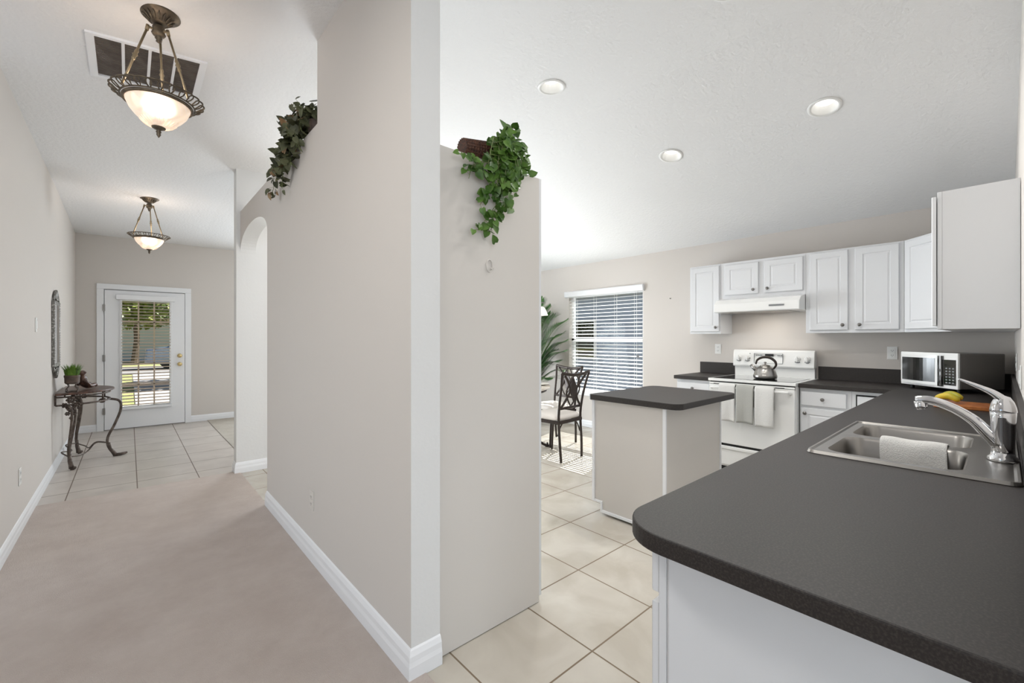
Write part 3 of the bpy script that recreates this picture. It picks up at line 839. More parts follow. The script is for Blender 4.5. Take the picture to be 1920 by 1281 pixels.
obj('lever', tube(NB(), lv, [.021 - .0155 * i / (len(lv) - 1) for i in range(len(lv))], 12, flat=((0, .4, -1), .6)), M['chrome'], hd, smooth=True)

# cloth over the sink divider
bm = NB(); rows = []
prof = [(-.052, .835), (-.048, .87), (-.040, .905), (-.026, .9285), (0, .9345), (.024, .932), (.047, .915), (.054, .88), (.057, .84)]
prof = [(x - .006, z) for x, z in prof]
for k, (x, z) in enumerate(prof):
    row = []
    for i in range(17):
        u = i / 16; y = .125 + .185 * u
        wob = .003 * math.sin(u * 7 + k * .6)
        row.append(bm.verts.new((mid + x + (wob if abs(x) > .03 else 0), y + .006 * math.sin(k * .5), z + .002 * math.sin(u * 9))))
    rows.append(row)
for a, b in zip(rows, rows[1:]):
    for i in range(16): bm.faces.new((a[i], a[i + 1], b[i + 1], b[i]))
o = obj('dish_cloth', bm, M['towelw'], smooth=True)
s_ = o.modifiers.new('thick', 'SOLIDIFY'); s_.thickness = .006; s_.offset = 1
s_ = o.modifiers.new('sub', 'SUBSURF'); s_.levels = 1; s_.render_levels = 2
tag(o, 'folded white terry cloth draped over the sink divider', 'cloth')

# microwave in the corner
t = thing('microwave', 'silver microwave with dark glass door in the counter corner', 'microwave', (4.64, .383, .92))
W_, D_, H_ = .47, .33, .262
bm = B(-W_ / 2, W_ / 2, .012, D_, .03, .03 + H_ - .004); 
# built at the origin (front toward -y), placed by the root afterwards
root_loc = t.location.copy(); t.location = (0, 0, 0)
obj('casing', bm, M['mwside'], t, bevel=.006)
bm = NB(); box(bm, -W_ / 2, W_ / 2, -.004, .013, .028, .03 + H_)
obj('front_frame', bm, M['white_pl'], t, bevel=.004)
# slightly bowed door
def bowed(x0, x1, z0, z1, y, bow, th):
    bm = NB(); n = 10; f = []; b = []
    for i in range(n + 1):
        u = i / n; x = x0 + (x1 - x0) * u; yy = y - bow * math.sin(PI * u)
        f.append((bm.verts.new((x, yy, z0)), bm.verts.new((x, yy, z1)))); b.append((bm.verts.new((x, y + th, z0)), bm.verts.new((x, y + th, z1))))
    for i in range(n):
        bm.faces.new((f[i][0], f[i + 1][0], f[i + 1][1], f[i][1])); bm.faces.new((b[i][0], b[i][1], b[i + 1][1], b[i + 1][0]))
        bm.faces.new((f[i][1], f[i + 1][1], b[i + 1][1], b[i][1])); bm.faces.new((f[i][0], b[i][0], b[i + 1][0], f[i + 1][0]))
    bm.faces.new((f[0][0], f[0][1], b[0][1], b[0][0])); bm.faces.new((f[n][0], b[n][0], b[n][1], f[n][1])); return bm
dd = obj('door', bowed(-W_ / 2 + .006, .085, .045, .03 + H_ - .02, -.008, .014, .003), M['white_pl'], t, label='silver-white framed door')
obj('door_glass', bowed(-W_ / 2 + .022, .066, .068, .03 + H_ - .042, -.0125, .0125, .004), M['darkglass'], dd, label='dark glass')
obj('door_handle', bowed(.089, .128, .042, .03 + H_ - .022, -.014, .004, .010), M['blackgl'], dd, label='black handle strip')
cp = obj('control_panel', B(.132, W_ / 2 - .014, -.007, -.003, .055, .03 + H_ - .05), M['blackgl'], t, label='black keypad')
bm = NB()
for i in range(3):
    for j in range(6): box(bm, .146 + i * .025, .160 + i * .025, -.0078, -.0068, .068 + j * .021, .078 + j * .021)
obj('keypad_buttons', bm, M['grey_pl'], cp)
for x in (-.19, .19):
    for y in (.05, .28): obj('foot', lathe(NB(), [(.014, .0), (.014, .03)], x, y, 0, 12), M['black'], t)
t.location = (4.64, .383, .9212); t.rotation_euler = (0, 0, math.atan2(.21 - .557, 4.48 - 4.80))
# cutting board with fruit
bm = prism(NB(), rrect(3.52, 3.76, .02, .27, .02), 'Z', .9205, .942)
tag(obj('wooden_board', bm, M['wood'], bevel=.004), 'orange-brown wooden board on the counter behind the faucet', 'cutting board')
def banana(cx, cy, cz_, rot, label):
    pts = []
    for k in range(13):
        a = R(-60 + 120 * k / 12); pts.append((cx + .06 * math.sin(a) * math.cos(rot), cy + .06 * math.sin(a) * math.sin(rot), cz_ + .022 - .05 * (1 - math.cos(a)) + .002))
    rs = [.006] + [.014 + .005 * math.sin(PI * k / 12) for k in range(1, 12)] + [.005]
    o = obj('banana', tube(NB(), pts, rs, 8), M['banana'], smooth=True); tag(o, label, 'fruit', 'fruit on the wooden board')
banana(3.60, .215, .958, R(70), 'yellow-green banana lying nearer on the orange board')
banana(3.655, .20, .966, R(55), 'yellow banana lying farther back on the orange board')

# ================================================================== CENTRE / HALL OBJECTS
def outlet(name, label, pos, nrm, kind='outlet', gang=1, pm='white_pl'):
    t = thing(name, label, 'switch' if kind == 'switch' else 'outlet', pos)
    t.location = (0, 0, 0)
    w2 = .035 + .023 * (gang - 1)
    obj('cover_plate', B(-w2, w2, -.005, 0, -.057, .057), M[pm], t, bevel=.002)
    for g in range(gang):
        gx = (g - (gang - 1) / 2) * .046
        if kind == 'outlet':
            for dz in (.021, -.021):
                rc = obj('receptacle', prism(NB(), [(gx + x, dz + z) for x, z in rrect(-.017, .017, -.014, .014, .006, 3)], 'Y', -.0075, -.004), M[pm], t)
                bm = NB(); box(bm, gx - .008, gx - .0055, -.0079, -.0070, dz - .002, dz + .007); box(bm, gx + .0055, gx + .008, -.0079, -.0070, dz - .002, dz + .007); box(bm, gx - .002, gx + .002, -.0079, -.0070, dz - .009, dz - .005)
                obj('slots', bm, M['black'], rc)
        else:
            obj('rocker', B(gx - .016, gx + .016, -.009, -.004, -.033, .033), M[pm], t, bevel=.002)
    t.location = pos; n = Vector(nrm); t.rotation_euler = (0, 0, math.atan2(n.y, n.x) + PI / 2)
    return t
outlet('wall_outlet', 'beige outlet low on the centre wall above the baseboard', (.8195, 2.73, .355), (-1, 0, 0), pm='lam')
outlet('wall_outlet', 'white outlet low on the left hall wall', (-.5595, 4.43, .38), (1, 0, 0))
outlet('light_switch', 'white wall switch on the left hall wall before the mirror', (-.5595, 5.12, 1.43), (1, 0, 0), 'switch')
outlet('wall_outlet', 'white outlet on the kitchen wall left of the stove', (5.1345, 2.19, 1.20), (-1, 0, 0))
outlet('wall_outlet', 'white outlet on the kitchen wall left of the microwave', (5.1345, .655, 1.19), (-1, 0, 0))
outlet('light_switch', 'double white switch plate on the right sink wall', (3.30, -.0615, 1.13), (0, 1, 0), 'switch', 2)
outlet('wall_outlet', 'white outlet on the sink wall beside the microwave', (4.25, -.0615, 1.17), (0, 1, 0))
o = obj('wall_nail', tube(NB(), [(5.134, 2.784, 1.826), (5.122, 2.784, 1.828)], .006, 8), M['nickel']); tag(o, 'tiny metal nail in the wall between window and cabinets', 'nail')

# ceiling air return grille
t = thing('air_return_grille', 'large white ceiling return grille with four grey filter bays', 'air vent', (.09, 3.42, cz(.09, 3.42)))
vx0, vx1, vy0, vy1 = -.175, .355, 3.17, 3.67
def cbox(bm, x0, x1, y0, y1, d0, d1):
    v = [bm.verts.new((x, y, cz(x, y) - d)) for d in (d0, d1) for x, y in ((x0, y0), (x1, y0), (x1, y1), (x0, y1))]
    for f in ((0, 1, 2, 3), (7, 6, 5, 4), (0, 4, 5, 1), (1, 5, 6, 2), (2, 6, 7, 3), (3, 7, 4, 0)): bm.faces.new([v[i] for i in f])
bm = NB(); wv = (vx1 - vx0); bars = []
cbox(bm, vx0, vx0 + .035, vy0, vy1, .001, .014); cbox(bm, vx1 - .035, vx1, vy0, vy1, .001, .014)
cbox(bm, vx0 + .035, vx1 - .035, vy0, vy0 + .022, .001, .014); cbox(bm, vx0 + .035, vx1 - .035, vy1 - .03, vy1, .001, .014)
iw = (wv - .07)
for k in (1, 2, 3):
    x = vx0 + .035 + iw * k / 4; cbox(bm, x - .007, x + .007, vy0 + .022, vy1 - .03, .001, .012)
obj('frame', bm, M['trim'], t)
for k in range(4):
    x0 = vx0 + .035 + iw * k / 4 + (.007 if k else 0); x1 = vx0 + .035 + iw * (k + 1) / 4 - (.007 if k < 3 else 0)
    bm = NB(); cbox(bm, x0, x1, vy0 + .022, vy1 - .03, .001, .003)
    nl = 26
    for q in range(nl):
        y = vy0 + .026 + q * (vy1 - vy0 - .06) / nl; cbox(bm, x0, x1, y, y + .004, .003, .009)
    obj('filter_bay', bm, M['filter'], t)

# pendant lamps ------------------------------------------------------------------------
def pendant(label, x, y, power):
    zt = cz(x, y); S = zt - .02
    t = thing('pendant_lamp', label, 'ceiling light', (x, y, zt - .62), 'antique bronze bowl pendants in the hall')
    c = NB(); lathe(c, [(.088, 0), (.090, -.006), (.084, -.012), (.060, -.020), (.050, -.030), (.036, -.046), (.024, -.055), (.001, -.056)], x, y, zt + .008, 36)
    cn = obj('canopy', c, M['bronze'], t, smooth=True)
    bm = NB()
    for k in range(16):
        a = 2 * PI * k / 16
        tube(bm, [(x + r * math.cos(a), y + r * math.sin(a), zt + .008 + z) for r, z in ((.066, -.020), (.052, -.032), (.036, -.048))], [.002, .005, .003], 6)
    obj('canopy_fluting', bm, M['bronze'], cn, smooth=True)
    hz = zt - .055
    bm = lathe(NB(), [(.020, 0), (.026, -.008), (.026, -.035), (.030, -.040), (.024, -.050), (.013, -.056), (.016, -.064), (.009, -.074), (.012, -.080), (.001, -.088)], x, y, hz, 24)
    obj('hub', bm, M['bronze'], t, smooth=True)
    rz = zt - .435                                            # rim height
    for k in range(3):
        a = R(200 + 120 * k) ; ca, sa = math.cos(a), math.sin(a)
        P_ = lambda r, z: (x + r * ca, y + r * sa, z)
        bm = NB(); tube(bm, spline([P_(.02, hz - .03), P_(.035, hz - .028), P_(.045, hz - .032)], 4), .006, 8)
        tube(bm, [P_(.045, hz - .022), P_(.050, hz - .05)], .008, 8)
        tube(bm, [P_(.048, hz - .04), P_(.148, rz + .012)], .0052, 8)
        q = lambda s: P_(.048 + .1 * s, hz - .04 + (rz + .012 - hz + .04) * s)
        tube(bm, [q(.40), q(.43), q(.46), q(.49), q(.52), q(.55), q(.58)], [.006, .009, .007, .012, .007, .009, .006], 8)
        obj('rod', bm, M['rodbr'], t, smooth=True)
    # pierced rim: inner band, scalloped outer wire, spokes
    bm = NB(); n = 96
    tube(bm, [(x + .138 * math.cos(2 * PI * i / n), y + .138 * math.sin(2 * PI * i / n), rz - .018) for i in range(n)], .008, 8, closed=True)
    tube(bm, [(x + .150 * math.cos(2 * PI * i / n), y + .150 * math.sin(2 * PI * i / n), rz - .010) for i in range(n)], .004, 6, closed=True)
    ns = 24
    tube(bm, [(x + (.183 + .006 * abs(math.sin(ns / 2 * 2 * PI * i / 192))) * math.cos(2 * PI * i / 192), y + (.183 + .006 * abs(math.sin(ns / 2 * 2 * PI * i / 192))) * math.sin(2 * PI * i / 192), rz + .018) for i in range(192)], .0042, 6, closed=True)
    for k in range(ns):
        a = 2 * PI * k / ns
        for da in (-.055, .055):
            tube(bm, [(x + r * math.cos(a + d), y + r * math.sin(a + d), rz + z) for r, d, z in ((.148, da * .3, -.010), (.164, da, .0), (.176, da * 1.1, .011), (.184, da * .25, .018))], .0032, 5)
    obj('pierced_rim', bm, M['bronze'], t, smooth=True)
    bm = lathe(NB(), [(.134, -.012), (.130, -.030), (.118, -.058), (.098, -.085), (.078, -.105), (.074, -.110), (.052, -.128), (.026, -.138), (.012, -.140)], x, y, rz, 48, caps=False)
    bowl = obj('bowl', bm, M['alab'], t, smooth=True, label='lit frosted alabaster glass bowl')
    bm = NB()
    for k in range(28):
        a = 2 * PI * k / 28
        tube(bm, [(x + r * math.cos(a), y + r * math.sin(a), rz + z) for r, z in ((.077, -.1075), (.062, -.1215), (.044, -.133))], [.0018, .0032, .0016], 5)
    obj('bowl_fluting', bm, M['alab'], bowl, smooth=True)
    bm = lathe(NB(), [(.030, -.134), (.028, -.142), (.012, -.150), (.008, -.154), (.012, -.160), (.008, -.168), (.010, -.174), (.006, -.182), (.001, -.190)], x, y, rz, 20)
    obj('finial', bm, M['bronze'], t, smooth=True)
    l = lamp('pendant_bulb', 'POINT', (x, y, rz - .02), power, (1, .95, .89), shadow_soft_size=.05)
    l.parent = t; l.location = Vector((x, y, rz - .02)) - t.location
    return t
pendant('large bronze bowl pendant nearest us under the ceiling grille', .113, 2.85, 1.5)
pendant('smaller-looking bronze bowl pendant near the front door', .172, 6.40, 1.8)

# mirror ---------------------------------------------------------------------------------
t = thing('wall_mirror', 'narrow ornate silver-framed mirror on the left wall above the console', 'mirror', (-.55, 6.30, .95))
MY0, MY1, MZ0, MZ1 = 6.05, 6.48, 1.04, 1.69
bm = NB()
def fr(y0, y1, z0, z1): 
    box(bm, -.559, -.5355, y0, y1, z0, z1)
fr(MY0, MY0 + .034, MZ0, MZ1); fr(MY1 - .034, MY1, MZ0, MZ1)
fr(MY0 + .034, MY1 - .034, MZ1 - .038, MZ1); fr(MY0 + .034, MY1 - .034, MZ0, MZ0 + .038)
mf = obj('frame', bm, M['silver'], t, bevel=.003, seg=2)
bm = NB()
for y in (MY0 + .008, MY1 - .008):
    for k in range(26):
        bmesh.ops.create_icosphere(bm, subdivisions=1, radius=.0055, matrix=Matrix.Translation((-.5372, y, MZ0 + .012 + k * (MZ1 - MZ0 - .024) / 25)))
obj('beading', bm, M['silver'], mf, smooth=True)
obj('mirror_glass', B(-.5585, -.5372, MY0 + .034, MY1 - .034, MZ0 + .038, MZ1 - .038), M['mirror'], t)
def scrolls(z0, sgn):
    bm = NB()
    for s in (-1, 1):
        c = (MY0 + MY1) / 2
        pts = [(-.547, c + s * (.02 + .075 * u + .02 * math.sin(u * 9)), z0 + sgn * (.012 + .085 * math.sin(u * 2.6) * (1 - .45 * u))) for u in [k / 18 for k in range(19)]]
        tube(bm, pts, [.013 - .006 * k / 18 for k in range(19)], 8)
        for (dy, dz, r) in ((.05, .055, .024), (.12, .045, .022), (.165, .03, .016)):
            pts = [(-.547, c + s * dy + r * (1 - k / 22) * math.cos(k * .55), z0 + sgn * dz + r * (1 - k / 22) * math.sin(k * .55)) for k in range(20)]
            tube(bm, pts, .0075, 6)
        tube(bm, [(-.547, c + s * .20, z0), (-.547, c + s * .15, z0 + sgn * .04), (-.547, c + s * .1, z0 + sgn * .075), (-.547, c, z0 + sgn * .105)], [.008, .010, .011, .012], 8)
    bmesh.ops.create_icosphere(bm, subdivisions=2, radius=.03, matrix=Matrix.Translation((-.547, (MY0 + MY1) / 2, z0 + sgn * .075)) @ Matrix.Diagonal((.5, 1, 1.2, 1)))
    return bm
obj('top_crest', scrolls(MZ1, 1), M['silver'], t, smooth=True)
obj('bottom_crest', scrolls(MZ0, -1), M['silver'], t, smooth=True)

# console table ---------------------------------------------------------------------------
t = thing('console_table', 'half-round dark wrought-iron console table against the left wall', 'table', (-.36, 6.60, 0))
TC = (-.545, 6.60)
def half(r, z, n=24, ax=1.0): return [(TC[0] + r * ax * math.sin(PI * k / n), TC[1] - r * math.cos(PI * k / n), z) for k in range(n + 1)]
pts = [(p[0], p[1]) for p in half(.46, 0, 32, .92)]
o = obj('table_top', prism(NB(), pts, 'Z', .755, .778), M['figure'], t, bevel=.007, seg=3, label='dark brown polished top')
bm = NB(); tube(bm, half(.42, .735, 24, .92), .008, 8); tube(bm, half(.42, .655, 24, .92), .009, 8)
for k in (0, 8, 16, 24): 
    p = half(.42, 0, 24, .92)[k]; tube(bm, [(p[0], p[1], .655), (p[0], p[1], .757)], .008, 8)
obj('apron', bm, M['iron'], t, smooth=True)
def leg(k, splay):
    p = half(.42, 0, 24, .92)[k]; o_ = Vector((p[0] - TC[0], p[1] - TC[1], 0)).normalized()
    base = Vector((p[0], p[1], 0)); bm = NB()
    if splay < .5: o_ = Vector((.55, o_.y * .2, 0)).normalized()
    Q = lambda r, z: base + o_ * r * splay + Vector((0, 0, z))
    side = Vector((-o_.y, o_.x, 0))
    for s in (-1, 1) if splay < .5 else (0,):
        pp = spline([Q(-.02, .655) + side * .035 * s, Q(.06, .62) + side * .034 * s, Q(.07, .52) + side * .030 * s, Q(.03, .36) + side * .022 * s, Q(-.015, .22) + side * .012 * s, Q(-.01, .11) + side * .004 * s, Q(.03, .04)], 6)
        tube(bm, pp, .0105 if splay < .5 else .0125, 8)
    tube(bm, [Q(-.01, .16), Q(0, .09), Q(.02, .05), Q(.035, .015)], [.014, .017, .019, .022], 10)
    tube(bm, [Q(.02, .016), Q(.07, .016), Q(.10, .022), Q(.115, .03)], [.018, .016, .014, .008], 8)
    sc_ = [Q(-.05 + .026 * (1 - j / 26) * math.cos(j * .5), .632 + .026 * (1 - j / 26) * math.sin(j * .5)) for j in range(22)]
    tube(bm, sc_, .0075, 6)
    return obj('leg', bm, M['iron'], t, smooth=True)
leg(2, .4); leg(12, 1.25); leg(22, .4)
bm = NB()
for c, sg in ((half(.42, .65, 24, .92)[2], -1), (half(.42, .65, 24, .92)[22], 1)):
    c = Vector(c) + Vector((.01, .022 * sg, 0))
    for (dx, dz, r) in ((0, .055, .040), (-.045, .005, .028), (.045, .005, .028), (0, -.040, .032), (-.025, -.080, .022), (.025, -.080, .022), (0, -.125, .017)):
        for q in range(6):
            a = 2 * PI * q / 6
            bmesh.ops.create_icosphere(bm, subdivisions=1, radius=r * .40, matrix=Matrix.Translation(c + Vector((dx + r * .62 * math.cos(a), sg * .004 * (q % 2), dz + r * .62 * math.sin(a)))) @ Matrix.Diagonal((1, .5, 1, 1)))
        bmesh.ops.create_icosphere(bm, subdivisions=1, radius=r * .32, matrix=Matrix.Translation(c + Vector((dx, sg * .006, dz))))
obj('rosette_ornament', bm, M['iron'], t, smooth=True)
bm = NB()
a_, b_, m_ = Vector((-.455, 6.22, .13)), Vector((-.455, 6.98, .13)), Vector((-.17, 6.60, .16))
tube(bm, spline([a_, a_ + Vector((.08, .12, -.02)), (-.33, 6.52, .115), m_ + Vector((-.1, -.02, .02)), m_], 6), .0065, 8)
tube(bm, spline([b_, b_ + Vector((.08, -.12, -.02)), (-.33, 6.68, .115), m_ + Vector((-.1, .02, .02)), m_], 6), .0065, 8)
tube(bm, spline([a_, (-.52, 6.4, .15), (-.46, 6.6, .12), (-.52, 6.8, .15), b_], 6), .0065, 8)
obj('stretcher', bm, M['iron'], t, smooth=True)

# potted grass
GXp, GYp = -.433, 6.25
t = thing('potted_grass', 'small dark pot of bright green grass on a scroll stand on the console table', 'plant', (GXp, GYp, .779))
bm = lathe(NB(), [(.052, .869), (.055, .872), (.057, .925), (.060, .928), (.060, .949), (.054, .949), (.052, .938), (.001, .936)], GXp, GYp, 0, 28)
obj('pot', bm, M['pot'], t, smooth=False)
bm = NB(); rg = random.Random(3)
for _ in range(340):
    a = rg.random() * 2 * PI; r = .06 * math.sqrt(rg.random()); h = .085 + .05 * rg.random(); ln = .25 * r / .06 + .25 * rg.random(); da = a + rg.uniform(-.6, .6)
    r *= .85; b0 = Vector((GXp + r * math.cos(a), GYp + r * math.sin(a), .936)); d = Vector((math.cos(da), math.sin(da), 0)); s = Vector((-d.y, d.x, 0)) * .0022
    m1 = b0 + d * h * ln * .35 + Vector((0, 0, h * .6)); e = b0 + d * h * ln * 1.1 + Vector((0, 0, h))
    v = [bm.verts.new(q) for q in (b0 - s, b0 + s, m1 + s * .8, m1 - s * .8, e)]
    bm.faces.new(v[:4]); bm.faces.new((v[3], v[2], v[4]))
obj('grass_blades', bm, M['grass'], t)
bm = NB()
for zz in (.784, .865): tube(bm, [(GXp + .045 * math.cos(2 * PI * i / 24), GYp + .045 * math.sin(2 * PI * i / 24), zz) for i in range(24)], .0045, 6, closed=True)
for q in range(4):
    a = PI / 4 + q * PI / 2
    tube(bm, spline([(GXp + .045 * math.cos(a), GYp + .045 * math.sin(a), .784), (GXp + .06 * math.cos(a), GYp + .06 * math.sin(a), .81), (GXp + .035 * math.cos(a), GYp + .035 * math.sin(a), .835), (GXp + .045 * math.cos(a), GYp + .045 * math.sin(a), .865)], 5), .005, 6)
obj('scroll_stand', bm, M['iron'], t, smooth=True)
# reclining carved figure
def skin_obj(name, verts, edges, rad, m, parent, sub=2):
    me = bpy.data.meshes.new(name); off = origin_of(parent) if parent else Vector((0, 0, 0))
    me.from_pydata([Vector(v) - off for v in verts], edges, [])
    o = bpy.data.objects.new(name, me); C.objects.link(o)
    if parent: o.parent = parent
    s = o.modifiers.new('skin', 'SKIN'); s.use_smooth_shade = True
    for v, r in zip(me.skin_vertices[0].data, rad): v.radius = (r, r)
    me.skin_vertices[0].data[0].use_root = True
    s2 = o.modifiers.new('sub', 'SUBSURF'); s2.levels = sub; s2.render_levels = sub
    me.materials.append(m); return o
fx, fy, fz = -.356, 6.45, .779
t = thing('carved_figurine', 'dark brown carved reclining figurine beside the grass pot', 'figurine', (fx, fy, fz))
V_ = [(0, 0, .035), (-.03, .0, .075), (-.035, .0, .115), (-.03, .0, .150), (.05, .02, .03), (.10, .01, .055), (.14, .0, .022), (.06, -.03, .03), (.10, -.035, .045), (.135, -.03, .02), (-.05, -.04, .085), (-.03, -.06, .05), (0, -.06, .025), (-.04, .045, .09), (.0, .06, .05), (.03, .055, .045)]
V_ = [(fx + a * .9 , fy + b, fz + c * 1.08) for a, b, c in V_]
skin_obj('body', V_, [(0, 1), (1, 2), (2, 3), (0, 4), (4, 5), (5, 6), (0, 7), (7, 8), (8, 9), (2, 10), (10, 11), (11, 12), (2, 13), (13, 14), (14, 15)],
         [.034, .034, .028, .026, .024, .02, .014, .024, .02, .014, .015, .012, .012, .015, .012, .011], M['figure'], t)
bm = NB(); bmesh.ops.create_icosphere(bm, subdivisions=3, radius=.026, matrix=Matrix.Translation((fx - .027, fy, fz + .178)) @ Matrix.Diagonal((1.1, 1, 1.1, 1)))
for s in (-1, 1): bmesh.ops.create_icosphere(bm, subdivisions=2, radius=.010, matrix=Matrix.Translation((fx - .03, fy + s * .026, fz + .183)))
bmesh.ops.create_icosphere(bm, subdivisions=2, radius=.012, matrix=Matrix.Translation((fx - .003, fy, fz + .170)))
obj('head', bm, M['figure'], t, smooth=True)
t.rotation_euler = (0, 0, R(68)); t.scale = (1.3, 1.0, 1.0)
# ================================================================== IVY
def leaf(bm, p, d, up, s, mi=0):
    """heart-shaped folded leaf at p pointing along d"""
    d = Vector(d).normalized(); r = d.cross(Vector(up)).normalized(); n = r.cross(d).normalized()
    P_ = lambda a, b, c: bm.verts.new(Vector(p) + d * a * s + r * b * s + n * c * s)
    c0, c1, tip = P_(0, 0, 0), P_(.5, 0, -.06), P_(1, 0, -.05)
    L = [P_(-.12, .26, .05), P_(.12, .46, .10), P_(.48, .40, .08), P_(.8, .18, .0)]
    Q = [P_(-.12, -.26, .05), P_(.12, -.46, .10), P_(.48, -.40, .08), P_(.8, -.18, .0)]
    for S_ in (L, Q):
        for f in ((c0, S_[0], S_[1]), (c0, S_[1], c1), (c1, S_[1], S_[2]), (c1, S_[2], S_[3]), (c1, S_[3], tip)):
            bm.faces.new(f).material_index = mi

def vines(strands, rnd, size, out, step=.020, jit=.022, nmat=1, clamp=None):
    """strands of control points -> (stem bmesh, leaf bmesh); `out` is the direction leaves face"""
    sb, lb = NB(), NB(); out = Vector(out)
    for st in strands:
        pts = spline(st, 8); tube(sb, pts, [.0016] * len(pts), 5)
        acc = 0
        for a, b in zip(pts, pts[1:]):
            acc += (b - a).length
            while acc > step:
                acc -= step
                j = Vector((rnd.gauss(0, 1), rnd.gauss(0, .6), rnd.gauss(0, 1))) * jit
                d = Vector((rnd.uniform(-1, 1), 0, rnd.uniform(-1.2, .5))) + out * rnd.uniform(-.1, .5)
                if d.length < .2: d = Vector((0, 0, -1))
                upv = out + Vector((rnd.uniform(-.6, .6), rnd.uniform(-.6, .6), rnd.uniform(-.2, .9)))
                p = b + j
                if clamp: p = clamp(p)
                tube(sb, [b, p], .0009, 4)
                leaf(lb, p, d, upv, size * rnd.uniform(.6, 1.15), 0 if rnd.random() < .93 or nmat == 1 else 1)
    return sb, lb

def clampA(p):
    if p.z < 2.15: p.y = min(p.y, 1.50)
    if p.x < 1.24 and 2.10 < p.z < 2.235: p.x = 1.24 + (1.24 - p.x) * .3
    return p
def clampB(p):
    if p.z < 2.60: p.x = min(p.x, .785)
    return p
rn = random.Random(11)
px, py, pz = 1.23, 1.60, 2.12
t = thing('ivy_plant', 'lush green ivy spilling from a dark wicker pot on the tall cabinet', 'plant', (1.2, 1.62, 2.12))
# wicker pot lying on its side, mouth toward +X
mm = Matrix.Translation((1.115, 1.60, 2.176)) @ Matrix.Rotation(R(86), 4, 'Y')
bm = NB(); prof = []
for k in range(25): 
    u = k / 24; prof.append((.036 + .017 * u + (.0022 if k % 2 else 0), u * .17))
lathe(bm, [(.001, 0)] + prof + [(.045, .17), (.03, .12), (.001, .115)], mat4=mm, n=28)
for k in range(20):
    a = 2 * PI * k / 20
    tube(bm, [mm @ Vector(((.037 + .018 * u) * math.cos(a), (.037 + .018 * u) * math.sin(a), u * .172)) for u in (0, .33, .66, 1)], .003, 5)
obj('wicker_pot', bm, M['wicker'], t, smooth=False, label='dark brown woven pot lying on its side')
S = []
O = Vector((1.27, 1.55, 2.19))
for _ in range(11):   # crown
    a = rn.uniform(-.7, 2.3); l = rn.uniform(.06, .15)
    e = O + Vector((math.cos(a) * l * .8 + .04, rn.uniform(-.08, .07), math.sin(a) * l))
    S.append([O, O.lerp(e, .5) + Vector((0, -.02, .02)), e])
for (x, z, w_) in ((1.17, 2.02, 0), (1.24, 2.0, 0), (1.30, 2.02, 0), (1.34, 2.06, 0), (1.36, 2.12, 0), (1.28, 1.95, 0), (1.22, 1.94, 0), (1.33, 2.0, 0)):
    S.append([O, O + Vector(((x - O.x) * .6, -.06, .02)), Vector((x, 1.475, (z + 2.17) / 2)), Vector((x, 1.49, z))])
S.append([O, Vector((1.26, 1.47, 2.08)), Vector((1.25, 1.49, 1.96)), Vector((1.20, 1.50, 1.88)), Vector((1.13, 1.50, 1.79))])
S.append([O, Vector((1.28, 1.47, 2.06)), Vector((1.27, 1.48, 1.93)), Vector((1.22, 1.50, 1.86)), Vector((1.20, 1.50, 1.80))])
S.append([O, Vector((1.22, 1.48, 2.08)), Vector((1.20, 1.50, 1.98)), Vector((1.14, 1.50, 1.90))])
S.append([O, Vector((1.20, 1.49, 2.095)), Vector((1.11, 1.49, 2.085)), Vector((1.05, 1.49, 2.085)), Vector((1.0, 1.48, 2.08))])
S.append([O, Vector((1.15, 1.50, 2.09)), Vector((1.10, 1.50, 2.06)), Vector((1.08, 1.50, 2.0))])
S.append([O, Vector((1.30, 1.52, 2.27)), Vector((1.33, 1.5, 2.31))])
S.append([O, Vector((1.32, 1.52, 2.12)), Vector((1.34, 1.49, 2.06))])
S.append([O, Vector((1.28, 1.49, 2.12)), Vector((1.26, 1.49, 2.02)), Vector((1.25, 1.49, 1.98))])
sb, lb = vines(S, rn, .043, (-.3, -1, .1), step=.0125, jit=.018, clamp=clampA)
obj('stems', sb, M['stem'], t); obj('leaves', lb, M['leaf'], t, smooth=True)

rn = random.Random(5)
t = thing('ivy_plant', 'faded dusty ivy trailing off the high ledge above the hall arch', 'plant', (.86, 2.85, 2.571))
bm = lathe(NB(), [(.05, 2.5705), (.06, 2.575), (.075, 2.64), (.078, 2.645), (.07, 2.645), (.001, 2.635)], .884, 2.80, 0, 20)
obj('pot', bm, M['pot'], t)
S = []; O = Vector((.87, 2.82, 2.66))
for _ in range(16):
    e = O + Vector((rn.uniform(-.14, .0), rn.uniform(-.16, .34), rn.uniform(-.01, .10)))
    S.append([O, O.lerp(e, .5) + Vector((0, 0, .03)), e])
for (y, z) in ((2.78, 2.56), (2.88, 2.50), (2.98, 2.50), (3.06, 2.46), (3.14, 2.44), (3.22, 2.46), (3.0, 2.42)):
    S.append([O, Vector((.80, (y + 2.82) / 2, 2.62)), Vector((.765, y, (z + 2.62) / 2 + .02)), Vector((.775, y, z))])
S.append([O, Vector((.77, 3.05, 2.58)), Vector((.76, 3.2, 2.48)), Vector((.765, 3.36, 2.42)), Vector((.77, 3.46, 2.37))])
S.append([O, Vector((.77, 3.0, 2.58)), Vector((.76, 3.12, 2.46)), Vector((.765, 3.18, 2.38)), Vector((.77, 3.2, 2.33))])
S.append([O, Vector((.77, 3.05, 2.57)), Vector((.765, 3.25, 2.52)), Vector((.77, 3.4, 2.50))])
sb, lb = vines(S, rn, .052, (-1, -.3, .1), step=.013, jit=.022, nmat=2, clamp=clampB)
obj('stems', sb, M['stem'], t); obj('leaves', lb, [M['leaf2'], M['leafdry']], t, smooth=True)

